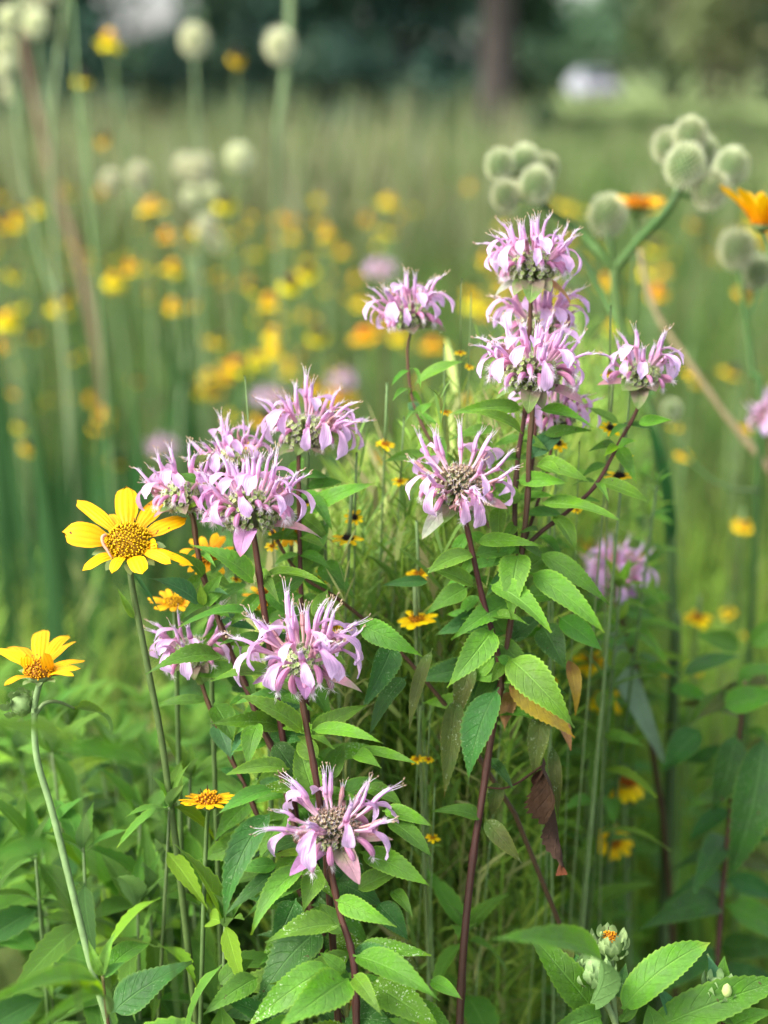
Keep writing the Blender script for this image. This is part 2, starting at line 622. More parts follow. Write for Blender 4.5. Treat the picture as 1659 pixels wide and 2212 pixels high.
def build_meadow():
    # tall meadow, thinning into a paler field at the right
    n = 95000
    y = 1.75 * (40 / 1.75) ** RNG.uniform(0, 1, n)
    x = RNG.uniform(-1, 1, n) * (.36 * y + .7)
    pt = patch(x, y, .55)
    h = (.44 + .34 * RNG.uniform(0, 1, n) ** 1.3) * (.8 + .35 * pt)
    h = np.where((x > .25 * y - .4) & (y > 5), h * .72, h)
    h = np.where(y > 14, h * .85, h)
    root = np.stack([x, y, np.zeros(n)], 1)
    lean = RNG.normal(0, .28, (n, 2)) * h[:, None]
    tip = root + np.stack([lean[:, 0], lean[:, 1], h], 1)
    wd = RNG.uniform(.003, .008, n) * (1 + y * .065)
    left = np.clip(.5 - x / (y * .30 + .2), 0, 1)
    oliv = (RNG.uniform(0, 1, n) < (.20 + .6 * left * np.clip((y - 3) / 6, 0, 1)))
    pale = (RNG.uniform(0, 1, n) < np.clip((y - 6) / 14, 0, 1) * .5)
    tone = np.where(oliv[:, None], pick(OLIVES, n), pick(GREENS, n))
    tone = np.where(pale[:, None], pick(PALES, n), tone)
    bend = np.stack([RNG.normal(0, .07, n), RNG.normal(0, .07, n), np.zeros(n)], 1)
    # taller plumes and seed stalks standing above the rest far back
    m_ = 6000
    yp = 6 * (26 / 6) ** RNG.uniform(0, 1, m_)
    xp = RNG.uniform(-1, 1, m_) * (.33 * yp)
    keep = patch(xp, yp, .9, 2.0) + RNG.normal(0, .15, m_) > np.where(xp > .09 * yp, .86, .70)
    yp, xp = yp[keep], xp[keep]
    m_ = len(xp)
    hp = RNG.uniform(.85, 1.25, m_) * np.where(xp > .09 * yp, .8, 1.0)
    rp = np.stack([xp, yp, np.zeros(m_)], 1)
    tp = rp + np.stack([RNG.normal(0, .2, m_), RNG.normal(0, .2, m_), hp], 1)
    root = np.concatenate([root, rp]); tip = np.concatenate([tip, tp]); wd = np.concatenate([wd, RNG.uniform(.012, .035, m_)])
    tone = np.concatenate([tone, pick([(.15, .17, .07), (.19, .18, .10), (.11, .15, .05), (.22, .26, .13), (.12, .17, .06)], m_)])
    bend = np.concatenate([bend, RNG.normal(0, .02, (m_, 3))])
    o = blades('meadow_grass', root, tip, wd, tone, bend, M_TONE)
    o['kind'] = 'stuff'
    tag(o, 'tall green and olive grass filling the meadow to the tree line', 'grass')
    # fine leaved meadow plants close behind the flowers: thin stems set with narrow leaves
    rs, ts, ws, tn, bd = [], [], [], [], []
    for i in range(1900):
        px = random.choice((random.uniform(600, 1330), random.uniform(600, 1330), random.uniform(600, 1330), random.uniform(-150, 1800)))
        yy = (.665 if 600 < px < 1150 else .88 if 1150 <= px < 1340 else 1.1) + .95 * random.random() ** 1.5
        xx = (px - 829.5) * U0 * yy * 1.04
        top = at_h(px, random.uniform(max(690, 1150 - .85 * (px - 600)), 1330) if 560 < px < 1340 else random.uniform(1150, 1500), yy).z
        top = max(.35, min(top, 1.17))
        lx, ly = random.gauss(0, .014), random.gauss(0, .02)
        c = np.array(random.choice([(.23, .37, .045), (.17, .31, .04), (.28, .39, .06), (.12, .24, .04), (.20, .34, .05), (.15, .28, .055), (.25, .28, .09)])) * random.uniform(.75, 1.2)
        r0, t0 = np.array([xx - lx, yy - ly, .1]), np.array([xx + lx, yy + ly, top])
        rs.append(r0); ts.append(t0); ws.append(random.uniform(.0014, .0026)); tn.append(c * 1.15); bd.append([0, 0, 0])
        zz = top - .36
        az = random.uniform(0, 6.28)
        ll = random.uniform(.018, .036)
        while zz < top:
            f = (zz - .1) / (top - .1)
            for s in (0, 1):
                p = r0 + (t0 - r0) * f
                a = az + s * math.pi
                l = ll * random.uniform(.7, 1.2) * (1 - .5 * max(0, 1 - (top - zz) / .1))
                e = random.uniform(.5, 1.2)
                rs.append(p); ts.append(p + l * np.array([math.cos(a) * math.cos(e), math.sin(a) * math.cos(e), math.sin(e)]))
                ws.append(l * random.uniform(.06, .10)); tn.append(c * random.uniform(.85, 1.2)); bd.append([0, 0, random.uniform(0, .12)])
            az += 2.4
            zz += random.uniform(.008, .017)
    # light straight stalks that stand clear of the rest
    for i in range(340):
        px = random.uniform(640, 1120)
        yy = random.uniform(.66, .98)
        top = min(1.15, at_h(px, random.uniform(max(720, 1170 - .8 * (px - 600)), 1300), yy).z)
        xx = (px - 829.5) * U0 * yy * 1.04
        c = np.array(random.choice([(.30, .43, .08), (.24, .38, .06), (.34, .42, .12), (.34, .33, .14)])) * random.uniform(.8, 1.15)
        r0 = np.array([xx + random.gauss(0, .02), yy, .1]); t0 = np.array([xx + random.gauss(0, .02), yy, top])
        rs.append(r0); ts.append(t0); ws.append(random.uniform(.0022, .0036)); tn.append(c); bd.append([0, 0, 0])
        zz = top - .3
        while zz < top:
            f = (zz - .1) / (top - .1)
            a = random.uniform(0, 6.28); e = random.uniform(.7, 1.3); l = random.uniform(.02, .04)
            p = r0 + (t0 - r0) * f
            rs.append(p); ts.append(p + l * np.array([math.cos(a) * math.cos(e), math.sin(a) * math.cos(e), math.sin(e)])); ws.append(l * .13); tn.append(c); bd.append([0, 0, .03])
            zz += random.uniform(.02, .05)
    # broad bright grass to the right of the clumps
    for i in range(3000):
        px = random.uniform(1200, 1640)
        yy = random.uniform(.95, 2.1)
        xx = (px - 829.5) * U0 * yy * 1.04
        h = random.uniform(.35, .74)
        c = np.array(random.choice([(.26, .41, .05), (.20, .35, .045), (.30, .42, .08), (.15, .28, .05)])) * random.uniform(.8, 1.2)
        rs.append(np.array([xx, yy, 0])); ts.append(np.array([xx + random.gauss(0, .07), yy + random.gauss(0, .07), h])); ws.append(random.uniform(.006, .012)); tn.append(c); bd.append([random.gauss(0, .05), 0, 0])
    o = blades('fine_leaved_undergrowth', np.array(rs), np.array(ts), np.array(ws), np.array(tn), np.array(bd), M_TONE)
    o['kind'] = 'stuff'
    tag(o, 'yellow green thin stems with narrow leaves behind the lilac flowers', 'undergrowth')
    # low litter and broad short grass under everything
    n = 9000
    y = RNG.uniform(.45, 2.4, n)
    x = RNG.uniform(-1, 1, n) * (.34 * y + .35)
    h = RNG.uniform(.12, .42, n)
    root = np.stack([x, y, np.zeros(n)], 1)
    ln = RNG.normal(0, .35, (n, 2)) * h[:, None]
    tip = root + np.stack([ln[:, 0], ln[:, 1], h], 1)
    tone = np.where((RNG.uniform(0, 1, n) < .22)[:, None], pick(OLIVES, n), pick(GREENS, n)) * .85
    bend = np.stack([RNG.normal(0, .08, n), RNG.normal(0, .08, n), RNG.uniform(0, .15, n)], 1)
    o = blades('ground_cover', root, tip, RNG.uniform(.006, .016, n), tone, bend, M_TONE)
    o['kind'] = 'stuff'
    tag(o, 'low tangle of grass and herbs on the soil below the flowers', 'ground cover')


build_meadow()


# ------------------------------------------------------------------ trees, car
def crown_geo(cx, cy, cz, rx, rz, n, size, pal, seed, low=-1.0):
    r = np.random.default_rng(seed)
    nl = 26
    lob = r.normal(0, 1, (nl, 3))
    lob /= np.linalg.norm(lob, axis=1, keepdims=True)
    lob *= r.uniform(.35, 1.0, (nl, 1))
    k = r.integers(0, nl, n)
    p = lob[k] + r.normal(0, .17, (n, 3))
    p[:, 2] = np.maximum(p[:, 2], low)
    P = p * np.array([rx, rx, rz]) + np.array([cx, cy, cz])
    d1 = r.normal(0, 1, (n, 3)); d1 /= np.linalg.norm(d1, axis=1, keepdims=True)
    d2 = np.cross(d1, r.normal(0, 1, (n, 3))); d2 /= np.linalg.norm(d2, axis=1, keepdims=True)
    s = size * r.uniform(.6, 1.4, (n, 1))
    V = np.stack([P - d1 * s, P + d2 * s * .45, P + d1 * s, P - d2 * s * .45], 1).reshape(-1, 3)
    F = np.arange(n * 4).reshape(n, 4)
    tone = np.array(pal)[r.integers(0, len(pal), nl)][k] * r.uniform(.75, 1.25, (n, 1))
    return V, F, np.repeat(tone, 4, axis=0)


DARKT = [(.042, .092, .066), (.055, .108, .066), (.036, .080, .062), (.068, .12, .07)]  # lightened and blued: distance haze is put into these foliage colours
OLIVET = [(.085, .115, .045), (.10, .13, .05), (.07, .10, .045), (.11, .12, .06)]
MIDT = [(.075, .14, .075), (.09, .16, .08), (.065, .12, .065)]


def tree(name, px, y, h, rx, pal, label, group, trunk=.16, base=.25, n=2600, lean=0.0, size=.24, seed=1):
    x = (px - 829.5) * U0 * y * 1.02
    t = thing(name, label, 'tree', (x, y, 0), group)
    g = Geo()
    rnd = random.Random(seed)
    top = h * (base + .35)
    pts = [(0, 0, -.1), (lean * .3, 0, top * .33), (lean * .7 + rnd.uniform(-.1, .1), 0, top * .66), (lean, 0, top)]
    P, rr = smooth_path(pts, [trunk * 1.25, trunk, trunk * .85, trunk * .5], 3)
    g.add(*tube_geo(P, rr, 9))
    for i in range(7):
        a = rnd.uniform(0, 6.28)
        z0 = top * rnd.uniform(.55, .98)
        L = rx * rnd.uniform(.5, .85)
        b0 = Vector((lean * z0 / top, 0, z0))
        P, rr = smooth_path([b0, b0 + Vector((math.cos(a) * L * .5, math.sin(a) * L * .5, L * .25)), b0 + Vector((math.cos(a) * L, math.sin(a) * L, L * .7))], [trunk * .4, trunk * .25, trunk * .08], 3)
        g.add(*tube_geo(P, rr, 6))
    obj('trunk', g.build('trunk', M_BARK), t, (x, y, 0))
    zc = h * (base + (1 - base) / 2)
    V, F, tn = crown_geo(lean * .6, 0, zc, rx, h * (1 - base) / 2, n, size, pal, seed)
    obj('crown', mesh('crown', V, F, M_CROWN, smooth=False, tone=tn), t, (x, y, 0))
    return t


def build_trees():
    # the single tree whose trunk rises at the middle, then the dark trees left of it and the olive trees to the right
    tree('shade_tree', 1058, 21, 9, 3.6, DARKT, 'tall dark tree with a bare grey trunk standing out right of centre', None, .23, .33, 4200, .1, .22, 3)
    dl = 'dark blue green tree in the row along the far edge of the meadow'
    spec = [(-150, 30, 9, 3.0, .04, 'dark tree beyond the balls in the top left corner, ' + 'leftmost of the row'), (90, 25, 7, 1.6, .04, 'dark tree beyond the reddish stalk, left of the pale sky gap'),
            (285, 24, 2.1, 1.0, .02, 'low dark bush under the pale sky gap at the upper left'), (420, 27, 1.9, .8, .02, 'low dark bush right of the pale sky gap, behind the lone thin stalked ball'), (590, 26, 9, 1.5, .04, 'dark tree behind the pale ball on the thick stalk'),
            (735, 30, 10, 2.2, .04, 'dense dark tree between the thick ball stalk and the bare trunk'), (870, 27, 9.5, 2.0, .08, 'dark tree just left of the bare grey trunk'), (965, 33, 10, 2.6, .04, 'darkest tree directly behind the bare grey trunk'),
            (1112, 30, 7, .9, .1, 'slim green tree just right of the bare grey trunk')]
    for i, (px, y, h, rx, bs, lb) in enumerate(spec):
        tree('dark_tree', px, y, h, rx, DARKT if i != 8 else MIDT, lb, 'dark trees behind the meadow', .2 if h > 3 else .05, bs, 3000 if h > 3 else 1500, 0, .2 if h > 3 else .12, 20 + i)
    for i, (px, y, h, rx, lb) in enumerate([(470, 25, 1.7, 1.3, 'dark shrub at the foot of the trees behind the thick ball stalk'), (640, 28, 1.9, 1.5, 'dark shrub at the foot of the trees right of the thick ball stalk'), (760, 25, 1.75, 1.2, 'dark shrub between the thick ball stalk and the bare trunk'),
                                            (880, 29, 1.9, 1.4, 'dark shrub just left of the bare trunk foot'), (985, 24, 1.6, .9, 'dark shrub against the left side of the bare trunk'), (1120, 26, 1.8, .8, 'green shrub against the right side of the bare trunk'), (90, 27, 1.9, 1.6, 'dark shrub behind the reddish stalk'), (-60, 25, 1.8, 1.3, 'dark shrub behind the top left balls'), (220, 27, 1.75, 1.0, 'dark shrub left of the low bush under the sky gap')]):
        tree('shrub', px, y, h, rx, DARKT if i != 5 else MIDT, lb, 'shrubs at the foot of the dark trees', .05, .0, 1500, 0, .12, 90 + i)
    spec = [(1420, 72, 13, 4.2, 'olive tree standing over the white car'), (1500, 66, 14, 5, 'olive tree right of the white car, before taller ones'), (1620, 70, 15, 6, 'broad olive tree above the upper right ball cluster'), (1760, 68, 15, 7, 'olive tree cut off by the right edge, last of its row'), (1540, 92, 18, 7, 'taller olive tree behind the olive row')]
    for i, (px, y, h, rx, lb) in enumerate(spec):
        tree('olive_tree', px, y, h, rx, OLIVET if i % 2 else MIDT, lb, 'olive trees beyond the field', .3, .03, 2600, 0, .4, 40 + i)
    spec = [(-60, 62, 9, 6, 'far blue green tree behind the top left corner'), (720, 66, 9, 7, 'far blue green tree seen through the dark row at the middle'), (1060, 95, 14, 5, 'far tree behind the slim green tree'), (1215, 112, 5.6, 5, 'low far tree under the small sky gap right of the bare trunk')]
    for i, (px, y, h, rx, lb) in enumerate(spec):
        tree('far_tree', px, y, h, rx, MIDT, lb, 'far trees behind the dark row', .3, .02, 2000, 0, .4, 60 + i)


build_trees()


def build_car(px, y, label, yaw):
    x = (px - 829.5) * U0 * y * 1.02
    t = thing('parked_car', label, 'car', (x, y, 0))
    Rz = Matrix.Rotation(yaw, 3, 'Z')

    def loft(name, rings, mat, parent):
        V, F = [], []
        for (yy, hw0, z0, hw1, z1) in rings:
            for q in ((-hw0, yy, z0), (hw0, yy, z0), (hw1, yy, (z0 + z1) / 2), (hw1 * .93, yy, z1), (-hw1 * .93, yy, z1), (-hw1, yy, (z0 + z1) / 2)):
                V.append(Rz @ Vector(q))
        n = len(rings)
        for i in range(n - 1):
            for j in range(6):
                a, b_ = i * 6 + j, i * 6 + (j + 1) % 6
                F.append((a, b_, b_ + 6, a + 6))
        F += [tuple(range(5, -1, -1)), tuple(range((n - 1) * 6, n * 6))]
        return obj(name, mesh(name, V, F, mat, smooth=False), parent, (x, y, 0))
    loft('body', [(-2.1, .72, .35, .8, .62), (-1.9, .82, .25, .88, .78), (-.9, .84, .22, .9, .92), (1.2, .84, .22, .9, .95), (2.0, .8, .28, .86, .9), (2.15, .7, .4, .75, .7)], M_CARW, t)
    c = loft('cabin', [(-1.0, .8, .92, .78, .95), (-.2, .78, .92, .66, 1.44), (.9, .78, .93, .66, 1.46), (1.7, .78, .92, .72, .98)], M_CARW, t)
    for yy0, yy1, nm in ((-.98, -.25, 'windscreen'), (1.65, .97, 'rear_window')):
        V = [Rz @ Vector(q) for q in ((-.66, yy0, .985), (.66, yy0, .985), (.56, yy1, 1.40), (-.56, yy1, 1.40))]
        off = Rz @ Vector((0, -.04 if yy0 < 0 else .04, .02))
        obj(nm, mesh(nm, [v + off for v in V], [(0, 1, 2, 3)], M_GLASS, smooth=False), t, (x, y, 0))
    for sx in (-1, 1):
        for yy in (-1.35, 1.35):
            ctr = Rz @ Vector((sx * .78, yy, .31))
            ax = Rz @ Vector((1, 0, 0))
            V, F, UV = tube_geo([ctr - ax * .1, ctr + ax * .1], [.31, .31], 14)
            obj('wheel', mesh('wheel', V, F, M_TYRE, smooth=False), t, (x, y, 0))


build_car(1252, 74, 'white car parked under the trees where the mown field ends', R(8))

# ------------------------------------------------------------------ wild bergamot florets (shared meshes)
def hairs(g, centres, dirs, length, n, wid, m, rnd, spread=.8):
    for i in range(n):
        c, d = centres[i % len(centres)], dirs[i % len(dirs)]
        v = (d + Vector((rnd.gauss(0, spread), rnd.gauss(0, spread), rnd.gauss(0, spread))))
        v.normalize()
        L = length * rnd.uniform(.5, 1.2)
        s = v.cross(Vector((rnd.gauss(0, 1), rnd.gauss(0, 1), rnd.gauss(0, 1)))).normalized() * wid
        q = c + Vector((rnd.gauss(0, 1), rnd.gauss(0, 1), rnd.gauss(0, 1))) * .0004
        g.add([q - s, q + s, q + v * L * .6 + s * .5 + Vector((0, 0, -.1)) * L * .1, q + v * L], [(0, 1, 2), (0, 2, 3)], [(0, 0), (1, 0), (1, 1), (0, 1)], m)


def make_floret(seed, lip=1.0, up=1.0, wilt=0.0, mat=None):
    """origin at the mouth of the calyx, +Z outwards, +Y towards the top of the head; the lower lip bends to -Y"""
    rnd = random.Random(seed)
    g = Geo()
    tl = .0108 * rnd.uniform(.9, 1.15)
    k = rnd.uniform(-.0006, .0022)
    pts = [Vector((0, 0, -.003)), Vector((0, k * .2, tl * .35)), Vector((rnd.gauss(0, .0002), k * .6, tl * .7)), Vector((0, k, tl))]
    P, rr = smooth_path(pts, [.0006, .0008, .0012, .0017], 3)
    V, F, UV = tube_geo(P, rr, 8, cap=False)
    g.add(V, F, [(a, b * .42) for a, b in UV], 0)
    e = pts[-1]
    # upper lip: a narrow hood that stands up
    ul = .0108 * up * rnd.uniform(.9, 1.2)
    a0 = R(rnd.uniform(8, 30))
    bend = R(rnd.uniform(-25, 55))
    sx = rnd.gauss(0, .15)
    Q, n = [e + Vector((0, .0004, -.002))], 7
    for i in range(n):
        a = a0 - bend * (i / n) ** 1.6
        Q.append(Q[-1] + Vector((sx * .6 * i / n, math.sin(a), math.cos(a))) * (ul / n))
    rad = [.0012, .00150, .00148, .00138, .00125, .0012, .0011, .0006]
    V, F, UV = tube_geo(Q, rad, 7, flat=.62, hint=Vector((0, 1, 0)))
    g.add(V, F, [(a, .42 + b * .5) for a, b in UV], 0)
    td = (Q[-1] - Q[-3]).normalized()
    hairs(g, [Q[-1], Q[-2], Q[-3]], [td, td + Vector((0, .6, 0))], .0023, 36, .0001, 1, rnd, .65)
    hairs(g, Q[2:6], [Vector((0, .8, .4)), Vector((.6, .2, .3)), Vector((-.6, .2, .3))], .0012, 12, .00006, 1, rnd, .5)
    for s in (-1, 1, .2):
        L = rnd.uniform(.003, .0065)
        cv = rnd.uniform(-.6, .4) * (1.6 if s == .2 else 1)
        A = Q[-3] + Vector((s * .0006, -.0003, 0))
        B = Q[-1] + Vector((s * .0012, -.0006, 0)) + td * L * .4
        C = B + (td + Vector((s * .25, cv, 0))).normalized() * L * .6
        PP, rr = smooth_path([A, B, C], [.00022, .00018, .00016], 3)
        V, F, UV = tube_geo(PP, rr, 4)
        g.add(V, F, UV, 2)
        V, F, UV = tube_geo([C, C + Vector((s * .0005, .0002, .0006)), C + Vector((s * .0008, .0003, .0013))], [.0002, .00036, .0002], 4)
        g.add(V, F, [(a, 1.0) for a, b in UV], 2)
    # lower lip: widens, arches out and hangs
    ll = .0182 * lip * rnd.uniform(.88, 1.12)
    wl = .0068 * lip * rnd.uniform(.85, 1.15)
    a = R(rnd.uniform(5, 22))
    tot = R(rnd.uniform(105, 165)) + wilt
    sx = rnd.gauss(0, .12)
    n, m = 13, 6
    c = e + Vector((0, -.0007, -.0015))
    V, F, UV = [], [], []
    tw = rnd.gauss(0, .35)
    for i in range(n + 1):
        t = i / n
        ang = a + tot * (t ** .85)
        tg = Vector((sx, -math.sin(ang), math.cos(ang))).normalized()
        if i:
            c = c + tg * (ll / n)
        S = Matrix.Rotation(tw * t, 3, tg) @ Vector((1, 0, 0))
        nn = S.cross(tg)           # faces up and outwards
        h = .5 * wl * prof_lip(t)
        for j in range(m + 1):
            u = 2 * j / m - 1
            V.append(c + S * (u * h) - nn * (h * .38 * u * u) + nn * (.00025 * math.sin(t * 13 + u * 4 + seed)))
            UV.append((.5 + .5 * u, .42 + .58 * t))
    for i in range(n):
        for j in range(m):
            q = i * (m + 1) + j
            F.append((q, q + 1, q + m + 2, q + m + 1))
    g.add(V, F, UV, 0)
    return g.build('floret', [mat or M_LILAC, M_HAIR, M_STAMEN])


def make_bud(seed):
    rnd = random.Random(seed)
    g = Geo()
    L = .0135 * rnd.uniform(.75, 1.2)
    a, tot = R(rnd.uniform(-25, 5)), R(rnd.uniform(60, 130))
    Q, n = [Vector((0, 0, -.002))], 9
    for i in range(n):
        ang = a + tot * (i / n)
        Q.append(Q[-1] + Vector((rnd.gauss(0, .03), -math.sin(ang), math.cos(ang))) * (L / n))
    rad = [.0006, .0008, .0011, .00135, .0015, .0016, .00165, .0016, .0013, .0005]
    V, F, UV = tube_geo(Q, rad, 8)
    g.add(V, F, UV, 0)
    td = (Q[-1] - Q[-3]).normalized()
    hairs(g, [Q[-1], Q[-2]], [td], .0044, 44, .00012, 1, rnd, .55)
    hairs(g, Q[3:9], [Vector((.7, .3, 0)), Vector((-.7, .3, 0)), Vector((0, .9, .3))], .0018, 34, .00009, 1, rnd, .5)
    return g.build('flower_bud', [M_BUD, M_HAIR])


FLORETS = [make_floret(100 + i, 1.0 + .12 * math.sin(i * 2.1), 1.0 + .15 * math.cos(i * 1.7)) for i in range(12)]
WILTED = [make_floret(150 + i, .75, .75, R(60)) for i in range(2)] + [make_floret(160 + i, .5, .55, R(90), M_SPENT) for i in range(3)]
BUDS = [make_bud(200 + i) for i in range(6)]


def make_dome(R0, bare, seed):
    """the ball of green calyx tubes below the petals, as one mesh in unit axis +Z"""
    rnd = random.Random(seed)
    g = Geo()
    # core
    nu, nv = 14, 8
    V, F, UV = [], [], []
    for i in range(nv + 1):
        th = math.pi * i / nv
        for j in range(nu):
            ph = 2 * math.pi * j / nu
            rz = .46 if th < math.pi / 2 else .55
            V.append((R0 * .60 * math.sin(th) * math.cos(ph), R0 * .60 * math.sin(th) * math.sin(ph), R0 * rz * math.cos(th)))
            UV.append((j / nu, .1))
    for i in range(nv):
        for j in range(nu):
            a, b_ = i * nu + j, i * nu + (j + 1) % nu
            F.append((a, a + nu, b_ + nu, b_))
    g.add(V, F, UV, 2)
    N = 270 if bare else 130
    for i in range(N):
        c = 1 - 2 * (i + .5) / N * .90          # from the top to well below the equator
        th = math.acos(max(-1, c)) + rnd.gauss(0, .04)
        ph = i * 2.39996 + rnd.gauss(0, .08)
        d = Vector((math.sin(th) * math.cos(ph), math.sin(th) * math.sin(ph), math.cos(th) * (.72 if c > 0 else .85)))
        dn = d.normalized()
        r0, r1 = R0 * .42, R0 * rnd.uniform(.92, 1.04)
        cv = Vector((0, 0, .08 * R0 * math.sin(th)))
        pts = [d * r0, d * (r0 * .4 + r1 * .6) - cv * .3, d * r1 + cv * .4]
        wr = .00098 if not bare else .00062
        V, F, UV = tube_geo(pts, [wr * .75, wr * 1.05, wr * 1.15], 6, cap=False)
        top = 1 if (bare and c > .15) else 0
        g.add(V, F, UV, top)
        # the closed mouth of the tube
        k = len(V) - 6
        g.add([V[k + j] for j in range(6)] + [pts[2] - dn * .0006], [(j, (j + 1) % 6, 6) for j in range(6)], [(.3, .95)] * 6 + [(.3, .3)], top)
        for q in range(3 if top else 8):
            a = rnd.uniform(0, 6.28)
            s = dn.cross(Vector((math.cos(a), math.sin(a), .3))).normalized()
            tp = pts[2] + s * wr * .8 + (dn * .5 + s * .8) * rnd.uniform(.0008, .0030)
            b0 = pts[2] + s * wr * .8
            w_ = dn.cross(s) * .00007
            g.add([b0 - w_, b0 + w_, tp], [(0, 1, 2)], [(0, 0), (1, 0), (.5, 1)], 3)
    return g


def frame(axis):
    """rotation that takes +Z to axis and keeps -Y roughly towards the viewer"""
    zz = axis.normalized()
    yy = (Vector((0, 1, 0)) - zz * zz.y).normalized()
    xx = yy.cross(zz)
    return Matrix((xx, yy, zz)).transposed()


def flower_head(plant, px, py, d, rpx, tilt=0, roll=0, kind='full', seed=1, fs=1.0, bracts=(), gap=None, front=None, lod=False):
    """tilt > 0 leans the head away from the viewer; azimuth 0 faces the viewer, 90 the right"""
    rnd = random.Random(seed)
    C = at(px, py, d)
    R0 = rpx * U0 * d
    axis = Matrix.Rotation(R(roll), 3, 'Y') @ (Matrix.Rotation(R(-tilt), 3, 'X') @ Vector((0, 0, 1)))
    fr = frame(axis)
    g = make_dome(R0, kind == 'ring', seed)
    g.V = [tuple(fr @ Vector(v)) for v in g.V]
    head = obj('flower_head', g.build('flower_head', [M_CALYX, M_CALYXB, M_CORE, M_HAIR]), plant, C)
    spec = []      # (mesh list, azimuth, theta, scale)

    def ring(lst, n, th, jth, sc, off=0.0, skip=()):
        for i in range(n):
            az = (360 * (i + off + rnd.uniform(-.3, .3)) / n) % 360
            if gap and any(a <= az <= b_ for a, b_ in gap):
                continue
            spec.append((lst, az, th + rnd.gauss(0, jth), sc * rnd.uniform(.88, 1.12)))
    if kind == 'full':
        ring(BUDS, 13, 86, 5, 1.0)
        ring(BUDS, 9, 74, 6, 1.05, .5)
        ring(FLORETS, 10, 60, 6, 1.05)
        ring(FLORETS, 8, 40, 6, 1.0, .4)
        ring(FLORETS, 5, 22, 6, .95, .2)
        ring(WILTED, 3, 55, 9, .9, .7)
    elif kind == 'half':
        ring(BUDS, 11, 86, 7, .95)
        ring(FLORETS, 9, 62, 8, 1.0)
        ring(FLORETS, 6, 42, 8, 1.0, .4)
        ring(FLORETS, 3, 16, 7, 1.0)
        ring(WILTED, 5, 48, 14, .95, .3)
    elif kind == 'sparse':
        ring(BUDS, 9, 84, 7, .95)
        ring(FLORETS, 8, 58, 8, 1.0)
        ring(FLORETS, 6, 34, 8, 1.0, .4)
        ring(WILTED, 3, 52, 14, .95, .3)
    elif kind == 'ring':
        ring(BUDS, 11, 94, 6, 1.0, .1)
        ring(FLORETS, 8, 62, 5, 1.0, .3)
        ring(FLORETS, 5, 46, 6, 1.0, .55)
        ring(WILTED, 4, 74, 8, 1.0, .7)
    if front:
        spec += [((FLORETS, BUDS, WILTED)[q[0]],) + tuple(q[1:]) for q in front]
    for lst, az, th, sc in spec:
        a, t = R(az), R(th)
        loc = Vector((math.sin(a) * math.sin(t), -math.cos(a) * math.sin(t), math.cos(t)))
        if lst is BUDS:
            base = Vector((loc.x, loc.y, loc.z * .85)) * R0 * .95
        else:
            base = Vector((loc.x, loc.y, loc.z * .72)) * R0 * .9
        zz = loc
        yy = Vector((0, 0, 1)) - zz * zz.z
        if yy.length < .05:
            yy = Vector((math.sin(a), -math.cos(a), 0)) * -1
        yy.normalize()
        xx = yy.cross(zz)
        m3 = Matrix((xx, yy, zz)).transposed()
        m3 = fr @ m3 @ Matrix.Rotation(rnd.gauss(0, .16), 3, 'Z')
        s = sc * fs
        me = rnd.choice(lst)
        o = bpy.data.objects.new('flower_bud' if lst is BUDS else 'floret', me)
        COL.objects.link(o)
        o.parent = head
        o.matrix_local = Matrix.Translation(fr @ base) @ m3.to_4x4() @ Matrix.Diagonal((s, s, s, 1))
    ax = fr @ Vector((0, 0, 1))
    for (tx, ty, wpx, tone, dd) in bracts:
        T = at(tx, ty, d + dd)
        dirv = T - C
        flat = dirv - ax * dirv.dot(ax)
        B = C - ax * R0 * .52 + (flat.normalized() * R0 * .25 if flat.length > 1e-5 else Vector((0, 0, 0)))
        N = ax * 1.0 + Vector((0, -.6, 0))
        V, F, UV = strip_geo(B, T, wpx * U0 * d, N, .14, .25, prof_broad, 12, 4, wav=.04, ph=seed, twist=rnd.uniform(-.3, .3))
        obj('bract', mesh('bract', [Vector(v) - B for v in V], F, LM[tone], UV), head, B)
    return head, C - ax * R0 * .5


def stem(plant, pts, rad_px, mat=None, name='stem', ground=True, ns=8):
    """pts: (px, py, d) from the top down; the last one goes on to the soil"""
    P = [p if isinstance(p, Vector) else at(*p) for p in pts]
    d0 = pts[-1][2] if not isinstance(pts[-1], Vector) else .7
    r = [rad_px * U0 * d0 * (.85 + .3 * i / max(1, len(P) - 1)) for i in range(len(P))]
    PP, rr = smooth_path(P, r, 6)
    # slight swellings at the nodes
    rr = [q * .76 * (1 + .22 * max(0, math.cos(i * 2 * math.pi / 9)) ** 12) for i, q in enumerate(rr)]
    if ground:
        to_soil(PP, rr)
    V, F, UV = tube_geo(PP, rr, ns)
    b = PP[0]
    return obj(name, mesh(name, [v - b for v in V], F, mat or M_STEM, UV), plant, b)


TOCAM = (-FWD).normalized()


